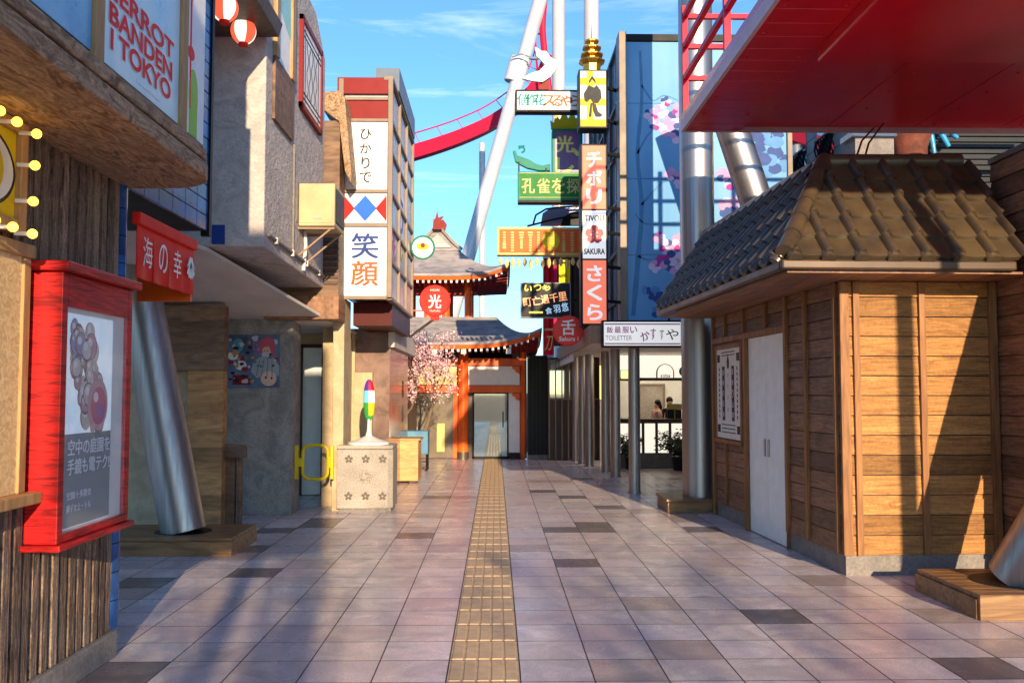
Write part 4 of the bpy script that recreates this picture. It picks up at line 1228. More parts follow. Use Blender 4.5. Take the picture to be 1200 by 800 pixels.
pg = thing('pagoda_ornament', 'gilded tiered pagoda with a thin spire on top of the kimono sign', 'ornament', (P(693.5, 81, Y=16.17).x, 16.17, d))
pc = Vector((P(693.5, 81, Y=16.17).x, 16.17, d))
prof = [(.16, 0), (.17, .13), (.25, .19), (.23, .22)]
zz = .22
for r in (.19, .16, .12):
    prof += [(r * .62, zz), (r * .66, zz + .05), (r * 1.12, zz + .08), (r * 1.1, zz + .11), (r * .6, zz + .125)]
    zz += .125
MB().lathe(pc, prof, 8, rot=R(22.5)).build('tiers', m_gold, pg, bevel=.006)
MB().tube([pc + Vector((0, 0, zz)), pc + Vector((0, 0, zz + .30))], .012, 8, r1=.003).build('spire', m_gold, pg)
# purple sign with crown
t, a, b, c, d = box_sign('purple sign with yellow strokes under a pointed yellow crown', 647, 151, 683, 206, 17.6, .25, m_dgreen, m_purple, .05)
m_bright = plain('bright_yellow', (.85, .74, .22))
col_ink(t, '光レ', a + (b - a) * .42, c - .05, d - .08, 17.6, .32, m_bright, thick=.03)
mb = MB(); ink(mb, '、', (b - .14, 17.6, (c + d) / 2 - .0), *FR, ht=.14, lift=.009, thick=.03); mb.build('lettering', m_bright, t)
MB().prism(pxpoly([(646, 151), (645, 141), (649, 144), (651, 133), (656, 140), (661, 130), (666, 139), (671, 130), (675, 139), (681, 133), (682, 151)], 17.7), (0, 17.7, 0), *FR, -.08, 0).build('crown_top', m_yellow, t)
# green peacock sign
t, a, b, c, d = box_sign('green sign with cream characters below the verdigris peacock', 607, 201, 682, 235, 17.0, .25, m_dgreen, m_green, .035)
row_ink(t, '孔雀を探', a + .05, b - .02, (c + d) / 2, 17.0, .28, m_paley, wd=.24, thick=.012)
MB().box(a + .03, b, 16.992, 16.996, d - .035, d - .025).box(a + .03, b, 16.992, 16.996, c + .05, c + .06).build('trim_line', m_paley, t)
MB().box(a, b, 16.98, 17.25, c - .04, c).build('under_trim', m_black, t)
pk = thing('peacock_ornament', 'verdigris peacock with curled tail on top of the green sign', 'ornament', P(630, 200, Y=17.1))
MB().prism(pxpoly([(601, 177), (604, 176), (606, 182), (612, 184), (620, 187), (628, 192), (636, 194), (645, 192), (645, 200), (632, 200), (618, 197), (610, 193), (604, 189)], 17.1), (0, 17.1, 0), *FR, -.1, 0).build('body', m_dgreen, pk, bevel=.01)
cc = P(611.5, 175.5, Y=17.1)
MB().tube([cc + Vector((.05 * math.cos(R(q)), 0, .05 * math.sin(R(q)))) for q in range(-100, 170, 20)] + [cc + Vector((-.06, 0, .06)), cc + Vector((.05, 0, .07))], .017, 8).build('curl', m_dgreen, pk)
MB().bar(P(608, 190, Y=17.1), P(608, 202, Y=17.1), .03).bar(P(640, 197, Y=17.1), P(640, 202, Y=17.1), .03).build('stand', m_black, pk)
# dark canopy shapes between the green and orange signs
ab = thing('awning_frame', 'dark curved awning frame between the green and orange signs', 'awning', P(655, 265, Y=18.2))
mb = MB()
for k in range(5):
    y_ = 18.2 + k * .2
    mb.tube([P(u, v, Y=y_) for u, v in ((618, 265), (630, 262), (645, 258), (660, 255), (684, 252))], .02, 6)
mb.tube([P(u, v, Y=18.2) for u, v in ((625, 262), (628, 252), (640, 245), (655, 243), (684, 241))], .02, 6)
mb.build('rods', m_black, ab)
MB().prism(pxpoly([(634, 262), (636, 250), (646, 243), (684, 240), (684, 262)], 18.4), (0, 18.4, 0), *FR, -.3, 0).build('hood', plain('lilac_metal', (.30, .30, .48), metal=.3), ab)
MB().prism(pxpoly([(657, 264), (660, 255), (668, 249), (684, 246), (684, 264)], 18.3), (0, 18.3, 0), *FR, -.1, 0).build('shade', m_black, ab)
# orange sign with tassels
t, a, b, c, d = box_sign('orange sign with a yellow disc and a fringe of golden drops', 582.5, 266, 684, 299, 17.5, .25, m_paley, m_orange, .045)
mb = MB()
h = d - c
for k, (u, s) in enumerate(((591, 'a'), (600.5, 'b'), (611, 'c'), (621.5, 'd'), (631, 'e'), (660.5, 'f'), (670.5, 'b'))):
    x = P(u, 282, Y=17.5).x
    n = 8
    for j in range(n):
        if s in 'ac' and j < 1: continue
        w_ = .05 if s != 'b' else .06
        if (s == 'c' and j > 4) or (s == 'd' and j > 5): w_ = .05 + .012 * (j - 3)
        if s in 'af' and j < 3: w_ = .065
        zq = c + .07 + (h - .14) * j / n
        mb.box(x - w_ / 2, x + w_ / 2, 17.49, 17.494, zq, zq + (.03 if s in 'bde' or j > 3 else .058))
mb.build('pattern', m_paley, t)
cc = P(645.5, 282, Y=17.49)
MB().prism(disc(30, .165, .195), cc, *FR, 0, .006).build('yellow_disc', m_yellow, t)
mb = MB()
for k, ch_ in enumerate('朝の光'): ink(mb, ch_, cc + Vector((0, 0, .10 - .10 * k)), *FR, ht=.085, lift=.008)
mb.build('lettering', m_brownink, t)
mb = MB()
for k in range(14):
    x = a + .07 + (b - a - .1) * k / 13.5
    hh = .15 + .05 * ((k * 7) % 3) / 2
    mb.lathe((x, 17.55, c - .04 - hh - .03 * (k % 2)), [(.006, 0), (.04, hh * .3), (.045, hh * .5), (.03, hh * .8), (.008, hh)], 10)
mb.build('drop_fringe', plain('drop_yellow', (.86, .60, .22)), t, smooth=True)
# black neon board
t, a, b, c, d = box_sign('black board with loose neon strokes in yellow, orange and blue', 610, 331, 669, 372.5, 17.0, .12, m_grey, m_ink, .018)
mb = MB()
for ch_, u, v, r_ in (('い', 619, 338, -.2), ('つ', 630, 337, .1), ('も', 640, 337, .4)): ink(mb, ch_, P(u, v, Y=17), *FR, ht=.11, wd=.13, lift=.009, thick=.02, rot=r_)
mb.box(P(620, 366, Y=17).x, P(636, 366, Y=17).x, 16.985, 16.992, P(620, 367, Y=17).z, P(620, 365, Y=17).z)
mb.build('yellow_neon', plain('neon_yellow', (.9, .8, .1), emit=(1, .85, .1), estr=.5), t)
mb = MB()
for k, ch_ in enumerate('町亡過千里'): ink(mb, ch_, P(618 + k * 10.3, 354 - k * 1.7, Y=17), *FR, ht=.16, wd=.15, lift=.009, thick=.02, rot=.15)
mb.build('orange_neon', plain('neon_orange', (.9, .45, .25), emit=(1, .4, .15), estr=.4), t)
mb = MB()
for k, ch_ in enumerate('食羽悠'): ink(mb, ch_, P(643 + k * 9.5, 364 - k * 2.2, Y=17), *FR, ht=.12 + .02 * k, wd=.12, lift=.009, thick=.02, rot=.15)
mb.build('blue_neon', plain('neon_blue', (.4, .6, .8), emit=(.4, .6, .8), estr=.3), t)
MB().bar((b, 17.06, (c + d) / 2), (1.5, 17.06, (c + d) / 2), .05).build('bracket_arm', m_black, t)
# banners
def banner(label, u0, v0, u1, v1, Y, mat, txt=None):
    a, b, c, d = rect(u0, v0, u1, v1, Y)
    t = thing('street_banner', label, 'banner', ((a + b) / 2, Y, c))
    n = 8
    rows = [[(a + (b - a) * j / n, Y + .03 * math.sin(j * 1.3), c + (d - c) * i) for j in range(n + 1)] for i in (0, 1)]
    MB().grid(rows).grid([[(p[0], p[1] + .012, p[2]) for p in reversed(r)] for r in rows]).build('cloth', mat, t, smooth=True)
    MB().tube([(a, Y + .05, d), (2.3, Y + .05, d)], .02, 8).build('rod', m_black, t)
    if txt:
        mb = MB(); ink(mb, txt, ((a + b) / 2, Y - .05, c + .25), *FR, wd=(b - a) * .62, ht=.30, lift=.01, thick=.02, slant=.15)
        mb.box(a + .02, b - .02, Y - .06, Y - .055, c + .52, c + .56)
        mb.build('lettering', m_paley, t)
banner('narrow crimson banner with a slanted pale character behind the black board', 637, 303, 649, 416, 19.5, plain('crimson_cloth', (.62, .015, .03), rough=.7), '刀')
banner('magenta banner between the crimson and yellow ones', 640, 303, 653, 380, 20.5, plain('magenta_cloth', (.75, .03, .16), rough=.7))
banner('bright yellow banner below the orange sign', 655, 303, 668, 345, 19.8, plain('yellow_cloth', (.85, .75, .04), rough=.7))
# dark facade fin behind banners
df = thing('dark_facade_strip', 'dark slatted facade strip behind the yellow banner', 'facade', (1.75, 21, 2.9))
MB().box(1.25, 2.28, 21.0, 21.2, 2.75, 5.2).build('panel', m_dkbrown, df)
mb = MB()
for k in range(7): mb.box(1.28 + k * .15, 1.33 + k * .15, 20.95, 21.0, 2.75, 5.2)
mb.build('slats', m_black, df)
# red disc sign
dsn = thing('round_sign', 'red disc sign with white brush character and latin script by the arcade', 'sign', P(666, 405, Y=16.3))
c = P(666, 387, Y=16.3); rr = 18.0 * 16.3 / FPX
MB().prism(disc(40, rr), c, *FR, -.14, 0).build('disc', m_circ, dsn, bevel=.015)
MB().prism(disc(40, rr * .94), c, *FR, 0, .004).build('face', plain('disc_face', (.72, .06, .05)), dsn)
mb = MB(); ink(mb, '舌', c + Vector((0, 0, .055)), *FR, wd=.24, ht=.27, lift=.008, thick=.022)
ink(mb, 'Sakura', c + Vector((-.02, 0, -.15)), *FR, wd=.29, lift=.008, thick=.01, slant=.2)
ink(mb, '1', c + Vector((.17, 0, -.145)), *FR, ht=.07, lift=.008, thick=.01); mb.build('lettering', m_white, dsn)
MB().bar(c + Vector((rr, .07, .0)), (2.25, 16.4, c.z), .04).build('bracket_arm', m_black, dsn)
# tall stacked column sign
Ys = 15.6
t, a, b, c, d = box_sign('tall stacked sign of coral and white panels with a pink blossom', 680, 168.5, 713, 382, Ys, .35, m_black, m_black, .02, arm=(.14, .33, .52, .66, .96), name='stacked_sign')
def panel(v0, v1, mat):
    _, _, p0, p1 = rect(682.5, v0, 710.5, v1, Ys)
    pn = MB().box(a + .035, b - .035, Ys - .014, Ys - .005, p0, p1).build('panel', mat, t)
    return pn, p0, p1
xm = (a + b) / 2
pn, p0, p1 = panel(171, 245, m_salmon); col_ink(pn, 'チボリ', xm, p0 + .05, p1 - .08, Ys - .014, .24, m_glow_white, thick=.03, ht=.25, lift=.004)
pn, p0, p1 = panel(305, 379, m_salmon); col_ink(pn, 'さくら', xm, p0 + .03, p1 - .06, Ys - .014, .24, m_glow_white, thick=.03, ht=.26, lift=.004)
pn, p0, p1 = panel(247, 303, m_glow_white)
mb = MB(); ink(mb, 'TIVOLI', (xm, Ys - .014, p1 - .13), *FR, wd=.33, ht=.10, lift=.004, thick=.03); ink(mb, 'SAKURA', (xm, Ys - .014, p0 + .12), *FR, wd=.36, ht=.10, lift=.004, thick=.03); mb.build('lettering', m_ink, pn)
MB().prism(flower(.165), (xm, Ys - .014, (p0 + p1) / 2 + .0), *FR, 0, .004).build('blossom', m_pinkink, pn)
mb = MB()
for k in range(5):
    an = R(90 + 72 * k)
    mb.prism([(-.003, 0), (.003, 0), (.003, .06), (-.003, .06)], (xm, Ys - .019, (p0 + p1) / 2), (math.cos(an), 0, math.sin(an)), (-math.sin(an), 0, math.cos(an)), 0, .001)
    mb.prism(disc(8, .01, .01, (0, .06)), (xm, Ys - .019, (p0 + p1) / 2), (math.cos(an), 0, math.sin(an)), (-math.sin(an), 0, math.cos(an)), 0, .0012)
mb.build('stamens', m_white, pn)
# toilet sign
t, a, b, c, d = box_sign('long white toilet sign with magenta flowers hung under the arcade edge', 705.5, 375, 800, 407, 14.9, .2, m_black, m_glow_white, .03, name='toilet_sign')
MB().box(a + .04, b - .04, 14.889, 14.892, d - .075, d - .055).box(a + .04, b - .04, 14.889, 14.892, c + .05, c + .07).build('stripe', plain('mauve_ink', (.50, .25, .34)), t)
row_ink(t, '飯最服い', a + .06, a + (b - a) * .44, c + .285, 14.9, .10, m_magenta, thick=.012)
mb = MB(); ink(mb, 'TOILETTER', (a + .07 + .20, 14.9, c + .155), *FR, wd=.43, ht=.075, lift=.009); mb.build('lettering', m_grey, t)
mb = MB(); ink(mb, 'か', (a + .70, 14.9, c + .19), *FR, ht=.14, lift=.009, thick=.012, rot=.5); ink(mb, 'す', (a + .83, 14.9, c + .22), *FR, ht=.18, wd=.08, lift=.009, thick=.012); mb.build('lettering', m_magenta, t)
mb = MB(); ink(mb, 'す', (a + .97, 14.9, c + .21), *FR, ht=.17, wd=.07, lift=.009); ink(mb, 'や', (a + 1.14, 14.9, c + .21), *FR, ht=.17, wd=.2, lift=.009, thick=.004); mb.build('lettering', m_ink, t)
mb = MB()
for x in (a + .1, b - .2): mb.bar((x, 15.0, d), (x, 15.0, d + .05), .03)
mb.bar((b - .02, 15.0, (c + d) / 2 - .05), (b + .25, 15.0, (c + d) / 2 - .05), .04)
mb.build('hanger', m_black, t)
# little hanging sign
hs = thing('hanging_sign', 'small grey white plate sign hanging edge-on under the arcade canopy', 'sign', (1.62, 22, 2.2))
y0, y1 = P(672, 412, X=1.62).y, P(651, 425, X=1.62).y
z0, z1 = P(672, 423, X=1.62).z, P(672, 405.5, X=1.62).z
MB().box(1.60, 1.63, y0, y1, z0, z1).build('plate', m_offwhite, hs)
mb = MB()
for k in range(6): mb.box(1.597, 1.60, y0 + (y1 - y0) * (.15 + .12 * k), y0 + (y1 - y0) * (.22 + .12 * k), z0 + .1, z0 + .2)
mb.build('lettering', m_grey, hs)
MB().bar((1.615, (y0 + y1) / 2, z1), (1.615, (y0 + y1) / 2, z1 + .25), .03).build('hanger', m_black, hs)
# ================================================================ RIGHT: GLASS BLOCK AND ARCADE
gb = thing('glass_building', 'blue glass block printed with cherry branches behind the steel columns', 'building', (3.6, 18, 2.8))
GYF = 16.0
ztop = P(735, 38, Y=GYF).z
MB().box(2.30, 5.15, GYF + .06, 22.5, 2.8, ztop - .02).build('core', m_corr, gb)
MB().box(2.17, 2.30, GYF - .06, GYF + .35, 2.62, ztop).build('corner_fin', m_tan, gb, bevel=.01)
gs = MB()
zs = [2.8, 4.1, 5.45, 6.8, ztop - .16]
for k in range(4):
    for x0, x1 in ((2.305, 3.32), (3.325, 4.30), (4.305, 5.15)):
        gs.box(x0, x1, GYF + .03, GYF + .06, zs[k] + .004, zs[k + 1] - .004)
gl_ = gs.build('glass_panes', m_glassblue, gb)
MB().box(2.30, 5.2, GYF + .0, GYF + .08, ztop - .15, ztop - .03).build('top_band', m_black, gb)
MB().box(5.15, 5.24, GYF - .02, GYF + .3, 2.8, ztop).build('corner_fin', m_tan, gb, bevel=.01)
mb = MB()
for k in range(6):
    y_ = 16.5 + k * .95
    mb.box(2.18, 2.30, y_, y_ + .05, 2.75, ztop - .03)
for z in (3.3, 4.2, 5.1, 6.0, 6.9, ztop - .1): mb.box(2.18, 2.30, 16.35, 22, z, z + .06)
mb.build('side_mullions', plain('grey_mullion', (.10, .095, .10)), gb)
MB().box(2.24, 2.30, 16.4, 22, 2.8, ztop - .1).build('side_glazing', M('side_glass', (.42, .48, .60), (.26, .30, .40), scale=(1, .5, .5), rough=.12, metal=.2), gb)
# printed blossom branches on the glass
rp = random.Random(21)
pet = [MB() for _ in range(5)]
def blossom_px(u, v, r, cols):
    c = P(u, v, Y=GYF + .03)
    rm = r * GYF / FPX
    a0 = rp.uniform(0, 6.28)
    for k in range(5):
        an = a0 + 2 * math.pi * k / 5 + rp.uniform(-.25, .25)
        q = rm * rp.uniform(.42, .62)
        cx_, cz_ = c.x + rm * .55 * math.cos(an), c.z + rm * .55 * math.sin(an)
        pet[rp.choice(cols)].prism([(cx_ + q * math.cos(t + an) * rp.uniform(.75, 1.1), cz_ + q * .8 * math.sin(t + an)) for t in [i * .52 for i in range(12)]], (0, GYF + .03, 0), *FR, 0, .003 + .0006 * k + rp.uniform(0, .002))
for u, v, r in ((763, 135, 9), (775, 130, 10), (786, 140, 11), (796, 130, 10), (768, 146, 8), (781, 152, 9), (793, 160, 9), (798, 145, 10), (780, 119, 7),
                (788, 205, 9), (797, 215, 8), (772, 278, 8), (781, 289, 10), (792, 296, 11), (777, 306, 9), (790, 312, 10), (768, 312, 8), (798, 305, 10), (796, 282, 9),
                (848, 205, 9), (856, 215, 8), (850, 240, 9), (862, 236, 8), (852, 270, 8), (868, 250, 7)):
    blossom_px(u, v, r, [0, 0, 1, 1, 2, 3])
for u, v, r in ((880, 165, 17), (900, 172, 20), (890, 195, 18), (912, 190, 16), (872, 185, 14), (858, 252, 14), (850, 262, 10), (905, 160, 14), (768, 345, 10), (772, 365, 9), (757, 340, 6)):
    blossom_px(u, v, r, [3, 4, 4, 3])
for m_, b_, n_ in zip(((.62, .30, .50), (.70, .52, .68), (.42, .05, .28), (.06, .10, .28), (.12, .28, .55)), pet, ('rose', 'pale', 'plum', 'navy', 'blue')):
    b_.build('petal_print', M(n_ + '_petal_print', m_, rough=.5, spec=.05), gl_)
mb = MB()
for pth, r in (([(742, 370), (748, 300), (752, 240), (747, 180), (752, 120), (750, 60)], .045), ([(752, 240), (765, 225), (780, 212), (798, 210)], .02), ([(748, 300), (762, 305), (776, 300)], .02),
               ([(747, 180), (758, 160), (770, 148)], .022), ([(752, 100), (765, 118), (778, 112), (795, 118)], .018), ([(744, 250), (756, 262), (780, 262), (800, 258)], .012)):
    p_ = [P(u, v, Y=GYF + .028) for u, v in pth]
    p_ = smooth_path(p_, 4)
    ups = []
    for i, q in enumerate(p_):
        d = (p_[min(i + 1, len(p_) - 1)] - p_[max(i - 1, 0)]).normalized()
        sd = Vector((d.z, 0, -d.x)) * r * (1 - .6 * i / len(p_)) * rp.uniform(.8, 1.25)
        ups.append((q - sd, q + sd))
    mb.grid([[a for a, _ in ups], [b for _, b in ups]])
mb.build('branch_print', M('branch_print_blue', (.10, .24, .42), rough=.5, spec=.05), gl_)

arc = thing('arcade_canopy', 'low grey canopy slab over the column arcade on the right', 'canopy', (3.5, 19, 2.55))
MB().box(1.60, 7.0, 15.25, 23.3, 2.56, 2.78).build('slab', m_plaster, arc, bevel=.01)
MB().box(1.55, 1.60, 15.2, 23.3, 2.50, 2.80).box(1.60, 7.0, 15.2, 15.25, 2.50, 2.80).build('fascia', m_brz, arc, bevel=.006)
c0 = None
for i, (u, v, lab) in enumerate(((745, 578, 'slim steel arcade column standing nearest under the toilet sign'), (722.5, 559, 'slim steel arcade column second from the toilet sign'), (711, 553, 'slim steel arcade column third from the toilet sign'),
                            (691.5, 546.5, 'slim steel arcade column fourth from the toilet sign'), (683.5, 543.5, 'slim steel arcade column fifth from the toilet sign'), (675.5, 540.5, 'slim steel arcade column deepest in the row, by the dark glazed wall'))):
    p = P(u, v, Z=0)
    if c0 is None:
        c0 = thing('arcade_column', lab, 'column', (0, 0, 0), group='slim steel columns along the arcade')
        MB().tube([(0, 0, 0), (0, 0, 2.56)], .098, 28).build('shaft', m_steel, c0, smooth=True, local=True)
        MB().lathe((0, 0, .001), [(.115, 0), (.115, .02)], 28).build('base_ring', m_steel, c0, local=True)
        place(c0, (p.x, p.y + .1, 0))
    else:
        place(copy_tree(c0), (p.x, p.y + .1, 0), label=lab)

dk = thing('dark_wall', 'tall black panelled wall between the gate house and the arcade', 'wall', (1.0, 23.4, 0))
MB().box(.80, 1.30, 23.3, 23.5, .12, 2.62).build('panel', m_black, dk)
mb = MB()
for k in range(5): mb.box(.81 + k * .1, .86 + k * .1, 23.28, 23.3, .12, 2.62)
mb.build('slats', plain('charcoal', (.02, .022, .02)), dk)
MB().box(.80, 1.30, 23.27, 23.5, 0, .118).build('base', m_conc, dk)
gw = thing('glazed_wall', 'dark glazed wall with brown lower boards at the back of the arcade', 'wall', (2.1, 23.1, 0))
MB().box(1.30, 2.75, 23.1, 23.3, 0, 2.56).build('backing', m_dkbrown, gw)
MB().box(1.34, 2.1, 23.06, 23.1, 1.55, 2.5).build('pane', m_darkglass, gw)
mb = MB()
for k in range(9): mb.box(1.32 + k * .16, 1.35 + k * .16, 23.04, 23.1, .02, 2.54)
mb.box(1.32, 2.7, 23.05, 23.1, 1.50, 1.54)
mb.build('mullions', m_brz, gw)
wl = thing('wall_lamp', 'warm glowing vertical wall lamp between two arcade columns', 'lamp', P(705, 470, Y=22.6))
a, b, c, d = rect(703, 428, 707.5, 468, 22.6)
MB().box(a, b, 22.6, 22.66, c, d).build('diffuser', plain('amber_glow', (.9, .6, .2), emit=(1, .55, .15), estr=.9), wl)
MB().box(a - .02, b + .02, 22.66, 22.72, c - .02, d + .02).build('back_plate', m_dkbrown, wl)

# reception
RY = 20.6
rc = thing('reception_counter', 'dark topped counter with lit white panels inside the arcade', 'counter', (3.6, RY, 0))
x0 = P(722, 500, Y=RY).x; x1 = 5.4
MB().box(x0, x1, RY, RY + .5, .0, .34).build('base', m_conc, rc)
MB().box(x0 - .03, x1, RY - .05, RY + .55, 1.0, 1.10).build('top', m_dkbrown, rc, bevel=.01)
mb = MB(); n = 9
for k in range(n + 1): xx = x0 + (x1 - x0) * k / n; mb.box(xx - .03, xx + .03, RY - .01, RY + .5, .34, 1.0)
mb.build('stiles', m_dkbrown, rc)
for k in range(n):
    xa, xb = x0 + (x1 - x0) * k / n + .03, x0 + (x1 - x0) * (k + 1) / n - .03
    MB().box(xa, xb, RY + .01, RY + .05, .345, .995).build('lit_panel', m_lit, rc)
rf = thing('reception_room', 'lit reception room with white fascia behind the counter', 'room', (3.7, 22, 0))
MB().box(x0 - .1, x1, 22.9, 23.05, 0, 2.56).build('rear_wall', m_offwhite, rf)
MB().box(x0 - .1, x1, RY + .02, RY + .12, 2.02, 2.52).build('fascia', m_lit, rf)
MB().box(x0 - .1, x1, RY + .0, RY + .14, 1.95, 2.015).build('beam', m_dkbrown, rf)
mb = MB()
for xx in (x0 - .16, x0 - .02, x0 + .0): mb.box(xx - .03, xx + .02, RY + .0, RY + .1, 0, 2.52)
mb.build('mullion', m_black, rf)
a, b, c, d = rect(750, 456, 777, 492, 22.88)
MB().box(a, b, 22.85, 22.9, .1, 1.85).build('door', m_cream, rf)
mb = MB().box(a - .05, a, 22.83, 22.9, 0, 1.9).box(b, b + .05, 22.83, 22.9, 0, 1.9).box(a, b, 22.83, 22.9, 1.85, 1.9)
mb.build('door_frame', m_tan, rf)
lp = thing('ceiling_lamp', 'flat lit ceiling lamp over the reception counter', 'lamp', (3.9, 21.8, 2.5))
MB().box(2.9, 5.2, 21.4, 22.2, 2.51, 2.535).build('diffuser', m_lamp, lp)
MB().box(2.86, 5.24, 21.36, 22.24, 2.536, 2.556).build('frame', m_white, lp)
sa = thing('arch_sign', 'white arch topped sign with dark outline on the reception fascia', 'sign', P(779.5, 443, Y=RY))
c = P(779.5, 442.5, Y=RY)
arch = lambda r, h: [(-r, 0), (r, 0), (r, h)] + [(r * math.cos(R(q)), h + r * math.sin(R(q))) for q in range(10, 180, 10)] + [(-r, h)]
MB().prism([(x, z - .02) for x, z in arch(.20, .13)], c, *FR, -.02, .02).build('rim', m_ink, sa)
MB().prism(arch(.175, .12), c, *FR, .02, .024).build('face', m_lit, sa)  # glow added so the face reads white beside the lit fascia
mb = MB(); ink(mb, 'soba', c + Vector((0, 0, .05)), *FR, wd=.22, lift=.028, thick=.01); mb.build('lettering', m_ink, sa)
se = thing('exit_lamp', 'small square yellow green lit sign on the dark mullion', 'sign', P(732, 443, Y=RY - .05))
a, b, c, d = rect(728, 434, 736, 443.5, RY - .05)
MB().box(a, b, RY - .05, RY - .02, c, d).build('face', plain('lime_light', (.6, .8, .2), emit=(.75, .9, .25), estr=.8), se)
MB().box(a - .01, b + .01, RY - .02, RY, c - .01, d + .01).build('housing', m_ink, se)
sr = thing('round_sign', 'small round green and white sign at the right of the reception fascia', 'sign', P(801, 440, Y=RY))
c = P(801.5, 435, Y=RY)
MB().prism(disc(24, .11), c, *FR, -.02, .015).build('rim', m_dgreen, sr)
MB().prism(disc(24, .07), c, *FR, .015, .02).build('face', m_yellow, sr)

# people behind the counter
def person(label, x, y, h, face, top_mat, long_hair=True):
    t = thing('person', label, 'person', (x, y, 0))
    s = h / 1.7
    co = [(0, 0, .92), (0, 0, 1.10), (0, 0, 1.30), (0, 0, 1.42), (0, 0, 1.49), (0, .0, 1.56), (0, -.005, 1.66),
          (.17, 0, 1.38), (.22, -.02, 1.12), (.16, -.22, 1.02), (.10, -.30, 1.03), (-.17, 0, 1.38), (-.22, -.02, 1.12), (-.16, -.22, 1.02), (-.10, -.30, 1.03),
          (.09, 0, .86), (.10, 0, .48), (.10, .02, .08), (.10, -.14, .03), (-.09, 0, .86), (-.10, 0, .48), (-.10, .02, .08), (-.10, -.14, .03)]
    ed = [(0, 1), (1, 2), (2, 3), (3, 4), (4, 5), (5, 6), (3, 7), (7, 8), (8, 9), (9, 10), (3, 11), (11, 12), (12, 13), (13, 14), (0, 15), (15, 16), (16, 17), (17, 18), (0, 19), (19, 20), (20, 21), (21, 22)]
    ra = [.13, .115, .135, .10, .048, .075, .075, .06, .045, .034, .03, .06, .045, .034, .03, .085, .06, .04, .035, .085, .06, .04, .035]
    ca, sa_ = math.cos(face), math.sin(face)
    me = bpy.data.meshes.new('body')
    me.from_pydata([((a * ca - b * sa_) * s, (a * sa_ + b * ca) * s, c * s) for a, b, c in co], ed, [])
    o = bpy.data.objects.new('body', me); COL.objects.link(o)
    sk = o.modifiers.new('skin', 'SKIN')
    for i, r in enumerate(ra): me.skin_vertices[0].data[i].radius = (r * s, r * s)
    me.skin_vertices[0].data[0].use_root = True
    su = o.modifiers.new('sub', 'SUBSURF'); su.levels = 2; su.render_levels = 2
    bpy.context.view_layer.update()
    m2 = bpy.data.meshes.new_from_object(o.evaluated_get(bpy.context.evaluated_depsgraph_get()))
    bpy.data.objects.remove(o)
    m2.materials.append(m_skin); m2.materials.append(top_mat); m2.materials.append(m_cloth_b)
    for p in m2.polygons:
        z = p.center.z / s
        p.material_index = 0 if z > 1.44 or (z < 1.2 and z > .95 and (p.center.x ** 2 + p.center.y ** 2) ** .5 / s > .24) else (1 if z > .9 else 2)
        p.use_smooth = True
    m2.name = 'body'
    b = bpy.data.objects.new('body', m2); COL.objects.link(b); b.parent = t; WM[b] = WM[t]
    rot = lambda a, b_, c: ((a * ca - b_ * sa_) * s, (a * sa_ + b_ * ca) * s, c * s)
    mb = MB().ball(rot(0, .025, 1.635), .088 * s, .095 * s, .10 * s)
    if long_hair: mb.ball(rot(0, .06, 1.52), .085 * s, .06 * s, .13 * s)
    mb.build('hair', m_hair, t, smooth=True, local=True)
    MB().ball(rot(0, -.088, 1.595), .012 * s, .014 * s, .02 * s).build('nose', m_skin, t, smooth=True, local=True)
    mb = MB()
    for q in (-.03, .03): mb.ball(rot(q, -.068, 1.62), .009 * s, .009 * s, .006 * s, 8, 5)
    mb.ball(rot(0, -.07, 1.555), .02 * s, .008 * s, .005 * s, 8, 5)
    mb.build('eyes_and_mouth', m_ink, t, local=True)
    return t
p = P(770, 490, Y=21.5)
person('person with long dark hair and pink top turned sideways behind the counter', p.x, 21.5, 1.50, R(-70), m_cloth_p)
p = P(785, 490, Y=21.6)
person('person in dark clothes standing behind the small screen on the counter', p.x, 21.6, 1.56, 0, m_cloth_b, False)
mo = thing('till_screen', 'small beige board and dark screen standing on the reception counter', 'till', P(790, 492, Y=RY + .2))
a, b, c, d = rect(781.5, 473, 799, 479.5, RY + .2)
MB().box(a, b, RY + .2, RY + .24, c, d).build('board', m_paley, mo)
MB().box(a + .01, a + (b - a) * .48, RY + .19, RY + .25, 1.102, c - .003).build('screen', m_ink, mo)
MB().box(a + (b - a) * .56, b - .01, RY + .19, RY + .25, 1.102, c - .003).build('screen', m_ink, mo)
MB().box(a + (b - a) * .485, a + (b - a) * .555, RY + .2, RY + .24, 1.102, c - .003).build('stem', m_paley, mo)

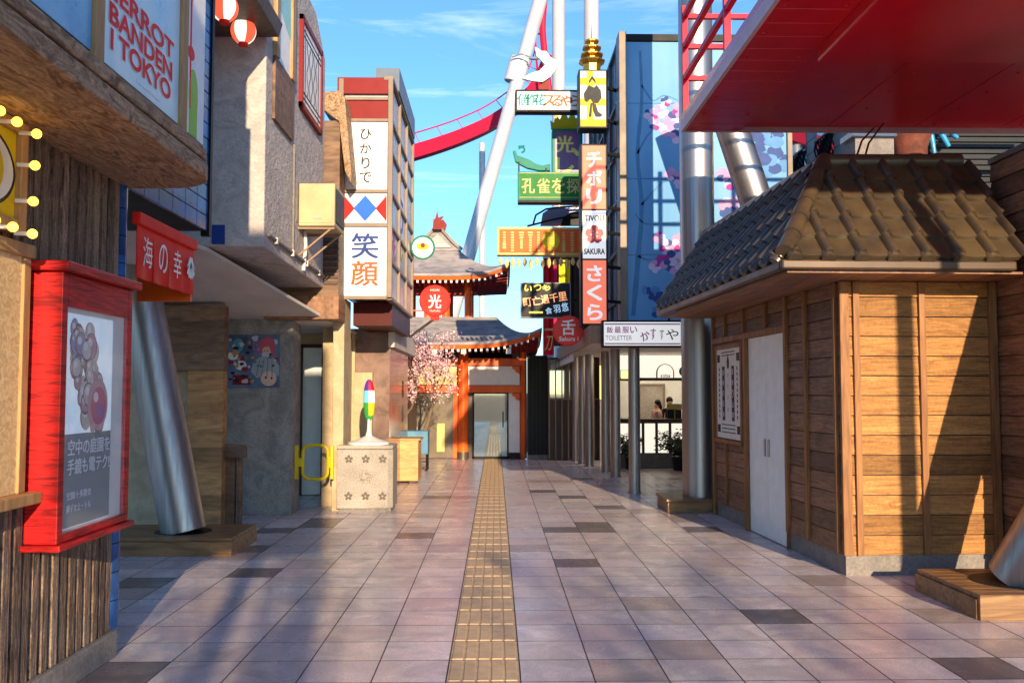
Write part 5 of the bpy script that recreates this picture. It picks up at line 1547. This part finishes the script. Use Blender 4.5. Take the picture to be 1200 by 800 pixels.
# potted plants
def plant(label, x, y, h, wd, n, z0=0):
    t = thing('potted_plant', label, 'plant', (x, y, z0))
    MB().lathe((x, y, z0), [(wd * .30, 0), (wd * .38, h * .25), (wd * .40, h * .26), (wd * .34, h * .262)], 20).build('pot', m_ink, t, smooth=True)
    mb = MB(); ms = MB()
    rq = random.Random(int(x * 100))
    for k in range(n):
        a0 = rq.uniform(0, 6.28); le = rq.uniform(.55, 1) * wd; rise = rq.uniform(.25, .75) * h
        pts = []
        for i in range(6):
            q = i / 5
            pts.append(Vector((x + math.cos(a0) * le * q, y + math.sin(a0) * le * q, z0 + h * .25 + rise * (q * 1.5 - q * q * (.75 + .4 * rq.random())))))
        ms.tube(pts, .007, 4, r1=.002)
        for i in range(1, 6):
            for j in range(4):
                c = pts[i] + Vector((rq.gauss(0, .03), rq.gauss(0, .03), rq.gauss(0, .03)))
                d_ = Vector((math.cos(a0 + rq.uniform(-1.5, 1.5)), math.sin(a0 + rq.uniform(-1.5, 1.5)), rq.uniform(-.8, .3))).normalized()
                s_ = d_.orthogonal().normalized(); l_ = rq.uniform(.07, .13)
                mb.add([c, c + d_ * l_ * .5 + s_ * l_ * .2, c + d_ * l_, c + d_ * l_ * .5 - s_ * l_ * .2], [(0, 1, 2, 3)])
    mb.build('foliage', m_leaf, t); ms.build('stems', m_bark, t)
plant('large dark leafy potted plant in front of the reception counter', 4.02, 20.1, 1.15, .52, 60)
plant('small dark potted plant standing on the counter end by the mullions', 2.93, 20.35, 1.05, .22, 26)

# ================================================================ RIGHT: STEEL COLUMNS
pf = thing('timber_platform', 'low brown timber plinth under the thick upright steel column', 'platform', (2.85, 13.4, 0))
MB().box(2.42, 3.26, 13.02, 13.86, 0, .155).build('skirt', m_base_wood, pf, bevel=.006)
MB().box(2.40, 3.28, 13.0, 13.88, .157, .195).build('deck', m_base_wood, pf, bevel=.006)
lean_column('steel_column', 'thick upright brushed steel column beside the tiled hut', (2.975, 13.46, .196), (2.975, 13.46, 16), .25)
tp, bt = P(836, 85, Y=14.1), P(1003, 590, Y=14.1)
lean_column('leaning_column', 'thick steel column leaning against the upright one behind the hut roof', bt, tp, .25)
pf = thing('timber_platform', 'bright timber plinth in the lower right corner of the photo', 'platform', (4.15, 7.4, 0))
mb = MB()
for k in range(8): mb.box(3.62, 4.71, 6.915 + k * .13, 6.915 + k * .13 + .126, .15, .185)
mb.build('deck', m_base_wood, pf, bevel=.004)
MB().box(3.61, 4.72, 6.90, 6.94, 0, .182).box(3.60, 3.64, 6.94, 7.95, 0, .149).build('skirt', m_base_wood, pf, bevel=.004)
MB().lathe((4.17, 7.42, .186), [(.34, 0), (.34, .002)], 32).build('collar_gap', m_black, pf)
dr_ = Vector((.36, -.43, 1))
b0 = Vector((4.20, 7.40, .19))
lean_column('leaning_column', 'steel column base leaning out of the photo at the lower right', b0, b0 + dr_ * 4.7, .25)

# ================================================================ RIGHT: TILED HUT
HR = R(2.3)
hut = thing('timber_hut', 'brown timber hut with a dark tiled hipped roof on the right', 'hut', (3.26, 8.6, 0), HR)
def hb(mb, name, mat, parent=hut, **k): return mb.build(name, mat, parent, local=True, **k)
hb(MB().box(.0, 1.46, .0, 4.3, .0, 2.74), 'core', m_dkbrown)
ph = .185
mb = MB()
for k in range(14):
    z0 = .19 + k * ph
    z1 = min(z0 + ph - .010, 2.735)
    if z1 - z0 < .02: continue
    mb.add([(-.01, -.03, z0), (1.46, -.03, z0), (1.46, .0, z0), (-.01, 0, z0), (-.01, -.02, z1), (1.46, -.02, z1), (1.46, 0, z1), (-.01, 0, z1)],
           [(0, 3, 2, 1), (4, 5, 6, 7), (0, 1, 5, 4), (1, 2, 6, 5), (2, 3, 7, 6), (3, 0, 4, 7)])
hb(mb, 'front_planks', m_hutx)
mb = MB()
def side_plank(ya, yb, z0, z1):
    mb.add([(-.03, ya, z0), (-.03, yb, z0), (0, yb, z0), (0, ya, z0), (-.02, ya, z1), (-.02, yb, z1), (0, yb, z1), (0, ya, z1)],
           [(0, 1, 2, 3), (7, 6, 5, 4), (4, 5, 1, 0), (5, 6, 2, 1), (6, 7, 3, 2), (7, 4, 0, 3)])
for k in range(14):
    z0 = .19 + k * ph; z1 = min(z0 + ph - .010, 2.735)
    if z1 - z0 < .02: continue
    if z0 > 2.3: side_plank(.0, 4.3, z0, z1)
    else: side_plank(.0, 1.44, z0, z1); side_plank(2.76, 4.3, z0, z1)
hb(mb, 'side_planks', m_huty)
for x0, x1 in ((-.045, .045), (.085, .145), (.72, .78), (1.40, 1.475)):
    hb(MB().box(x0, x1, -.06, -.022, .19, 2.735), 'batten', m_batten, bevel=.004)
for y0, y1, z0, z1 in ((.05, .10, .19, 2.735), (.80, .86, .19, 2.735), (1.36, 1.43, .19, 2.735), (2.02, 2.07, 2.45, 2.735), (2.86, 2.91, 2.45, 2.735), (3.66, 3.71, .19, 1.05), (3.66, 3.71, 2.45, 2.735), (4.24, 4.30, .0, 2.735)):
    hb(MB().box(-.062, -.022, y0, y1, z0, z1), 'batten', m_batten, bevel=.004)
hb(MB().box(-.065, -.0, 1.43, 4.24, 2.36, 2.43), 'rail', m_batten, bevel=.004)
hb(MB().box(-.065, -.022, 2.96, 4.24, 1.02, 1.07), 'rail', m_batten, bevel=.004)
hb(MB().prism([(-.012, -.012), (1.46, -.012), (1.46, .2), (.2, .2), (.2, 1.42), (-.012, 1.42)], (0, 0, 0), (1, 0, 0), (0, 1, 0), 0, .185), 'plinth', m_conc)
hb(MB().box(-.012, .2, 2.80, 4.3, 0, .185), 'plinth', m_conc)
dr = hb(MB().box(-.02, .02, 1.44, 2.095, .012, 2.355).box(-.02, .02, 2.105, 2.76, .012, 2.355), 'door', m_door)
hb(MB().box(-.04, -.02, 2.02, 2.05, .95, 1.15).box(-.04, -.02, 2.15, 2.18, .95, 1.15), 'handles', m_steel, dr, bevel=.004)
hb(MB().box(-.07, -.0, 2.765, 2.85, 0, 2.36), 'door_jamb', m_batten, dr, bevel=.004)
hb(MB().box(-.05, 0, 1.425, 1.44, 0, 2.36), 'door_jamb', m_batten, dr, bevel=.004)
# notice board on the hut
po_ = hb(MB().box(-.045, -.022, 3.02, 4.08, 1.085, 2.27), 'notice_board', m_offwhite)
hb(MB().box(-.055, -.022, 2.96, 3.02, 1.075, 2.32).box(-.055, -.022, 4.08, 4.14, 1.075, 2.32).box(-.055, -.022, 3.02, 4.08, 2.27, 2.32), 'frame', m_batten, po_)
Oy, Oz = 3.55, 1.68
f_o = (-.045, Oy, Oz)
mb = MB()
for a in (-.34, .34):
    mb.prism([(a - .05, -.30), (a + .05, -.30), (a + .05, .30), (a - .05, .30)], f_o, *RI, 0, .003) if abs(a) > 9 else mb.prism([(a * .62 - .055, -.36), (a * .62 + .055, -.36), (a * .62 + .055, .36), (a * .62 - .055, .36)], f_o, *RI, 0, .003)
    for b_ in (-.47, .47):
        for i in range(3):
            mb.prism([(a * 1.28 - .07, b_ - .05 + i * .04), (a * 1.28 + .07, b_ - .05 + i * .04), (a * 1.28 + .07, b_ - .03 + i * .04), (a * 1.28 - .07, b_ - .03 + i * .04)], f_o, *RI, 0, .003)
        mb.prism([(a * 1.28 - .05, b_ - .045), (a * 1.28 + .05, b_ - .045), (a * 1.28 + .05, b_ + .045), (a * 1.28 - .05, b_ + .045)], f_o, *RI, 0, .0035)
mb.prism([(-.035, .33), (.035, .33), (.05, .42), (0, .52), (-.05, .42)], f_o, *RI, 0, .003)
for b_ in (-.42, -.47, -.52, .5, .54):
    mb.prism([(-.3, b_), (.3, b_), (.3, b_ + .012), (-.3, b_ + .012)], f_o, *RI, 0, .003)
for s_ in (-1, 1):
    for k in range(10): mb.prism([(s_ * .40 - .015, -.33 + k * .07), (s_ * .40 + .015, -.33 + k * .07), (s_ * .40 + .01, -.29 + k * .07), (s_ * .40 - .02, -.28 + k * .07)], f_o, *RI, 0, .003)
hb(mb, 'black_pattern', m_ink, po_)
mb = MB()
for a, tx in ((-.21, 'あ味の石焼'), (.21, '夏祭り山車')):
    for k, ch_ in enumerate(tx): ink(mb, ch_, (-.045, Oy - a, Oz + .28 - .14 * k), *RI, wd=.075, lift=.005)
hb(mb, 'white_lettering', m_white, po_)
mb = MB()
for k, ch_ in enumerate('手打そば'): ink(mb, ch_, (-.045, Oy, Oz + .24 - .15 * k), *RI, wd=.055, lift=.005)
hb(mb, 'black_lettering', m_ink, po_)
# roof
ex, ey, ze, zr = -.76, -.63, 2.86, 3.90
rx, ry = -.06, .20
xR, yF = 1.40, 4.42
hb(MB().box(ex + .02, 1.46, ey + .02, .0, 2.74, 2.76).box(ex + .02, -.0, 0, yF, 2.74, 2.76), 'soffit', m_soffit)
gm = MB().box(ex - .05, xR - .1, ey - .05, ey + .02, 2.762, 2.85).box(ex - .05, ex + .02, ey + .02, yF, 2.762, 2.85)
hb(gm, 'gutter', m_gutter, bevel=.018)
def tile_slope(O, e, s, L, umin, umax, pitch, ncs, u0):
    O, e, s = Vector(O), Vector(e), Vector(s).normalized()
    n = e.cross(s)
    if n.z < 0: n = -n
    mb = MB()
    def h(u):
        f = ((u - u0) / pitch) % 1
        if f < .30: return .068 * math.sqrt(max(0, 1 - ((f - .15) / .15) ** 2))
        if f < .335: return -.022
        return -.012 * max(0, math.sin(math.pi * (f - .335) / .665))
    l = L / ncs
    for c in range(ncs):
        a, b = c * l, (c + 1) * l + .02
        lo_, hi_ = min(umin(a / L), umin(min(b / L, 1))), max(umax(a / L), umax(min(b / L, 1)))
        k0 = math.floor((umin(0) - u0) / pitch * 25) - 1
        k1 = math.ceil((umax(0) - u0) / pitch * 25) + 1
        us = [u0 + k * pitch / 25 for k in range(k0, k1 + 1)]
        def row(t, lift):
            tt = min(t / L, 1)
            return [O + e * min(max(u, umin(tt)), umax(tt)) + s * t + n * (h(min(max(u, umin(tt)), umax(tt))) + lift) for u in us]
        mb.grid([row(a, .0), row(a, .046), row(a + .012, .05), row(b, .006)])
    # round end caps at the eave
    k = math.ceil((umin(0) - u0) / pitch)
    while u0 + k * pitch + .15 * pitch < umax(0):
        c = O + e * (u0 + k * pitch + .15 * pitch) + n * .018
        mb.tube([c - s * .04, c + s * .03], .066, 16)
        k += 1
    return mb
Lf = math.hypot(ry - ey, zr - ze)
mb = tile_slope((0, ey - .02, ze), (1, 0, 0), (0, ry - ey, zr - ze), Lf, lambda t: ex + (rx - ex) * t, lambda t: xR - .04, .295, 5, ex + .02)
hb(mb, 'front_tiles', m_tile, smooth=True, sharp=32)
Ll = math.hypot(rx - ex, zr - ze)
mb = tile_slope((ex - .02, 0, ze), (0, 1, 0), (rx - ex, 0, zr - ze), Ll, lambda t: ey + (ry - ey) * t, lambda t: yF - .35 * t * 0, .295, 5, ey + .05)
hb(mb, 'side_tiles', m_tile, smooth=True, sharp=32)
mb = MB()
A, B = Vector((ex - .01, ey - .01, ze + .05)), Vector((rx, ry, zr + .05))
n = 6
for k in range(n):
    a, b = A.lerp(B, k / n), A.lerp(B, (k + 1.06) / n)
    mb.tube([a, b], .085, 16, r1=.072)
mb.tube([B - Vector((.04, 0, .02)), B + Vector((xR - rx - .1, 0, .0))], .075, 16)
mb.tube([B - Vector((0, .04, .02)), (rx, yF, zr + .05)], .075, 16)
for k in range(n):
    a, b = Vector((ex, yF, ze + .04)).lerp(Vector((rx, yF, zr + .04)), k / n), Vector((ex, yF, ze + .04)).lerp(Vector((rx, yF, zr + .04)), (k + 1.05) / n)
    mb.tube([a, b], .07, 14, r1=.06)
hb(mb, 'ridge_tiles', m_tile, smooth=True)
mb = MB().prism([(ex, ze - .02), (rx, zr - .02), (1.4, zr - .02), (1.4, ze - .02)], (0, yF - .02, 0), *FR, 0, -.02)
mb.box(rx, 1.4, ry, yF - .02, zr - .03, zr)
hb(mb, 'roof_deck', m_dkbrown)

sw = thing('timber_side_wall', 'brown horizontal plank wall at the right edge beside the hut', 'wall', (4.8, 8, 0))
MB().box(4.76, 6.4, 7.61, 8.67, 0, 3.82).build('core', m_dkbrown, sw)
mb = MB()
for k in range(20):
    z0 = .19 + k * ph; z1 = z0 + ph - .010
    mb.add([(4.745, 7.6, z0), (4.745, 8.68, z0), (4.78, 8.68, z0), (4.78, 7.6, z0), (4.757, 7.6, z1), (4.757, 8.68, z1), (4.78, 8.68, z1), (4.78, 7.6, z1)],
           [(0, 1, 2, 3), (7, 6, 5, 4), (4, 5, 1, 0), (5, 6, 2, 1), (6, 7, 3, 2), (7, 4, 0, 3)])
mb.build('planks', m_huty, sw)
MB().box(4.73, 6.4, 7.59, 8.68, 3.875, 3.93).build('coping', m_gutter, sw)

# ================================================================ RIGHT: RED DECK OVERHEAD
dk_ = thing('overhead_deck', 'glossy red station deck overhanging the hut at the top right', 'deck', (5.5, 7.5, 5))
DX0, DX1, DY0, DY1, DZ = 2.36, 9.5, 2.6, 11.5, 5.0
mb = MB()
for k in range(28):  # close seams shaped to imitate lines reflected in the strip
    y_ = DY1 - .035 - k * .31
    mb.box(DX0 + .03, 3.1, y_ - .303, y_, DZ, DZ + .10)
mb.build('edge_soffit', m_redd, dk_, bevel=.006)
mb = MB()
for k in range(14):
    for xx in (2.47, 3.0): mb.lathe((xx, DY1 - .12 - k * .62, DZ - .012), [(.014, 0), (.02, .012)], 8)
    for xx in (3.3, 4.4, 5.5, 6.6): mb.lathe((xx, DY1 - .2 - k * .62, DZ + .038), [(.014, 0), (.02, .012)], 8) if k < 4 else None
mb.build('bolts', m_redd, dk_)
mb = MB()
for k in range(6): mb.box(3.1 + k * 1.1 + .004, 3.1 + (k + 1) * 1.1 - .004, 8.72, DY1 - .04, DZ + .05, DZ + .12)
mb.build('soffit_panel', m_redd, dk_, bevel=.006)
MB().box(3.1, DX1, DY0, 8.7, DZ - .13, DZ + .5).build('station_underside', m_redd, dk_, bevel=.03)
MB().box(DX0, DX1, DY0, DY1, DZ + .13, DZ + .22).build('floor_slab', m_redd, dk_)
MB().box(DX0 - .01, DX0 + .03, DY0, DY1, DZ - .01, DZ + .13).box(DX0 + .03, DX1, DY1 - .03, DY1 + .01, DZ - .01, DZ + .125).build('edge_trim', plain('pale_trim', (.66, .42, .44), rough=.3), dk_)
rl = thing('deck_railing', 'red tube railing along the edge of the overhead deck', 'railing', (2.4, 9, 5.2))
mb = MB()
for z in (5.67, 6.08, 6.47):
    mb.bar((DX0 + .04, DY1 - .04, z), (8.5, DY1 - .04, z), .06)
    mb.bar((DX0 + .04, 3, z), (DX0 + .04, DY1 - .07, z), .06)
mb.build('rails', m_red2, rl)
for (x_, y_) in ((DX0 + .04, DY1 - .04), (DX0 + .04, 9.35), (DX0 + .04, 7.2), (3.7, DY1 - .04), (5.0, DY1 - .04), (6.3, DY1 - .04)):
    MB().box(x_ - .035, x_ + .035, y_ - .035, y_ + .035, DZ + .22, 6.6).build('post', m_red2, rl)
lp_ = thing('deck_post', 'slim steel post holding up the near edge of the red deck', 'post', (4.86, 2.9, 0))
MB().tube([(4.86, 2.9, 0), (4.86, 2.9, 4.86)], .085, 20).build('shaft', m_steel, lp_, smooth=True)

# ================================================================ RIGHT: BEHIND THE HUT
sb_ = thing('stone_building', 'pale stone block facade with black window grilles behind the hut roof', 'building', (8, 18, 0))
MB().box(7.05, 9, 15.0, 26, 0, 11).build('core', m_stone, sb_)
mb = MB()
for k in range(16):
    for q in range(14):
        y0 = 15.0 + q * .8 + (.4 if k % 2 else 0); z0 = 4.2 + k * .28
        mb.box(7.0, 7.05, y0 + .006, y0 + .794, z0 + .006, z0 + .274)
mb.build('stone_facing', m_stone, sb_, bevel=.006, seg=1)
for (u0, v0, u1, v1) in ((927, 176, 946, 208), (958, 154, 978, 186)):
    p0, p1 = P(u0, v0, X=7), P(u1, v1, X=7)
    zb, zt = P(u0, v1, X=7).z, P(u0, v0, X=7).z
    ww = MB().box(6.985, 7.0, p1.y, p0.y, zb - .3, zt + .6).build('window', m_darkglass, sb_)
    mb = MB()
    for k in range(9):
        y_ = p1.y + (p0.y - p1.y) * (k + .5) / 9
        mb.tube([(6.93, y_ + .06 * math.sin(i * 1.1 + k), zb - .25 + (zt - zb + .0) * i / 8) for i in range(9)], .02, 5)
    mb.bar((6.93, p1.y, zb - .25), (6.93, p0.y, zb - .25), .04).bar((6.93, p1.y, zt - .25), (6.93, p0.y, zt - .25), .04)
    mb.build('grille', m_black, ww)
lg = thing('concrete_ledge', 'pale concrete ledge above the hut ridge', 'ledge', (6, 13, 0))
a, b, c, d = rect(1002, 160, 1048, 190, 12.9)
MB().box(a, b, 12.9, 13.3, 0, d).build('block', m_conc, lg); MB().box(a - .05, b + .03, 12.86, 13.34, d, d + .08).build('coping', m_offwhite, lg)
cl = thing('cladded_building', 'dark horizontally clad building behind the hut roof', 'building', (8, 13.6, 0))
a, b, c, d = rect(1082, 100, 1330, 260, 14)
MB().box(a + .02, b, 14.05, 14.9, 0, 8).build('core', m_corr, cl)
mb = MB()
for k in range(30): mb.box(a, b, 14.0, 14.05, 3.6 + k * .09, 3.6 + k * .09 + .055)
mb.build('cladding', plain('cladding_grey', (.022, .025, .03)), cl)
pm = thing('palm_sculpture', 'rust brown palm sculpture with blue fronds above the hut ridge', 'sculpture', P(1065, 500, Y=13.7))
x = P(1066, 170, Y=13.7).x
zt = P(1066, 152, Y=13.7).z
MB().lathe((x, 13.7, 0), [(.30, 0), (.27, 3), (.22, zt - .9), (.25, zt - .3), (.34, zt - .02), (.30, zt + .05)], 14).build('trunk', M('rust', (.20, .05, .025), (.08, .025, .015), scale=(6, 6, 6), rough=.8, bump=.02), pm, smooth=True)
mb = MB()
for (u, v, w_) in ((1128, 152, .07), (1122, 162, .08), (1112, 172, .08), (1100, 150, .07), (1095, 180, .07), (1030, 150, .07), (1050, 120, .07), (1085, 118, .07)):
    e_ = P(u, v, Y=13.6)
    s0 = Vector((x + (.25 if u > 1066 else -.25), 13.65, zt + .0))
    md = (s0 + e_) / 2 + Vector((0, 0, .12))
    mb.tube(smooth_path([s0, md, e_], 5), w_, 10, r1=w_ * .4)
mb.build('frond', plain('frond_blue', (.03, .28, .50), rough=.35, coat=.3), pm, smooth=True)
cw_ = thing('red_cable', 'two thin red cables rising from the hut ridge to the deck', 'cable', P(1003, 182, Y=10.5))
MB().tube([P(1003, 186, Y=10.5), P(1010, 165, Y=10.6), P(1024, 150, Y=10.8)], .012, 6).tube([P(1013, 186, Y=10.5), P(1018, 168, Y=10.6), P(1035, 145, Y=10.8)], .012, 6).build('strands', m_dkred, cw_)

for lab, pts_, r_ in (('thin black cable sagging between the stacked sign and the glass block', [(1.75, 15.85, 5.95), (1.95, 15.95, 5.7), (2.2, 16.1, 5.95)], .012),
                      ('thin black cable hanging from the kimono sign bracket', [(1.70, 16.2, 6.25), (1.9, 16.25, 5.85), (2.2, 16.3, 6.1)], .010)):
    cb_ = thing('cable', lab, 'cable', pts_[1])
    MB().tube(smooth_path([Vector(p) for p in pts_], 6), r_, 6).build('strand', m_black, cb_)
cd_ = thing('conduit', 'thin grey conduit pipe clipped along the grey stucco wall foot', 'conduit', (-2.37, 11, 3.3))
MB().tube([(-2.375, 9.6, 3.34), (-2.375, 12.7, 3.29)], .018, 8).tube([(-2.375, 10.75, 3.33), (-2.375, 10.75, 4.6)], .014, 8).build('pipe', m_conc, cd_, smooth=True)
for k in range(4): MB().box(-2.40, -2.35, 9.9 + k * .8, 9.94 + k * .8, 3.29 - .012 * k, 3.36 - .012 * k).build('clip', m_steel, cd_)

# ================================================================ ADDED SHADE CASTERS BEHIND THE CAMERA
def dapple_tree(label, x, y, hc, rx_, rz_, n, seed):  # unseen trees added to cast dappled shade on the paving
    rq = random.Random(seed)
    t = thing('dapple_tree', label, 'tree', (x, y, 0), group='trees added behind the viewpoint for dappled shade')
    mb = MB().tube([(x, y, 0), (x + .05, y, hc * .5), (x, y + .1, hc)], .14, 10, r1=.06)
    mf_ = MB()
    for k in range(16):
        a0 = rq.uniform(0, 6.28); el_ = rq.uniform(-.5, 1.2)
        e_ = Vector((x + rx_ * .8 * math.cos(a0) * math.cos(el_), y + rx_ * .8 * math.sin(a0) * math.cos(el_), hc + rz_ * .8 * math.sin(el_)))
        mb.tube([(x, y, hc * .62), (Vector((x, y, hc * .8)) + e_) / 2, e_], .045, 6, r1=.012)
        for c_ in range(n):
            cc_ = e_ + Vector((rq.gauss(0, rx_ * .25), rq.gauss(0, rx_ * .25), rq.gauss(0, rz_ * .25)))
            for q in range(24):
                p_ = cc_ + Vector((rq.gauss(0, .14), rq.gauss(0, .14), rq.gauss(0, .12)))
                nv = Vector((rq.gauss(0, 1), rq.gauss(0, 1), rq.gauss(0, 1))).normalized()
                u_ = nv.orthogonal().normalized(); w_ = nv.cross(u_)
                s_ = rq.uniform(.04, .075)
                mf_.add([p_ - u_ * s_, p_ + w_ * s_ * .5, p_ + u_ * s_, p_ - w_ * s_ * .5], [(0, 1, 2, 3)])
    mb.build('trunk', m_bark, t, smooth=True)
    mf_.build('crown', m_leaf, t)
dapple_tree('nearest leafy tree added behind the viewpoint to dapple the paving', 1.6, -11, 4.0, 1.6, 1.4, 3, 3)
dapple_tree('further leafy tree added behind the viewpoint to dapple the paving', 5.6, -16, 4.6, 1.9, 1.4, 3, 9)

bb = thing('shade_board', 'plain grey board on a mast, added behind the viewpoint for shade', 'billboard', (.65, -8, 0))  # unseen board added to keep sun off the recess wall
MB().box(-.05, 1.33, -8.06, -7.94, 4.0, 7.3).build('board', m_corr, bb, bevel=.01)
MB().tube([(.65, -8.12, 0), (.65, -8.12, 7.0)], .09, 16).build('mast', m_steel, bb, smooth=True)

bpy.data.objects.remove(_fo)
bpy.data.curves.remove(_fc)
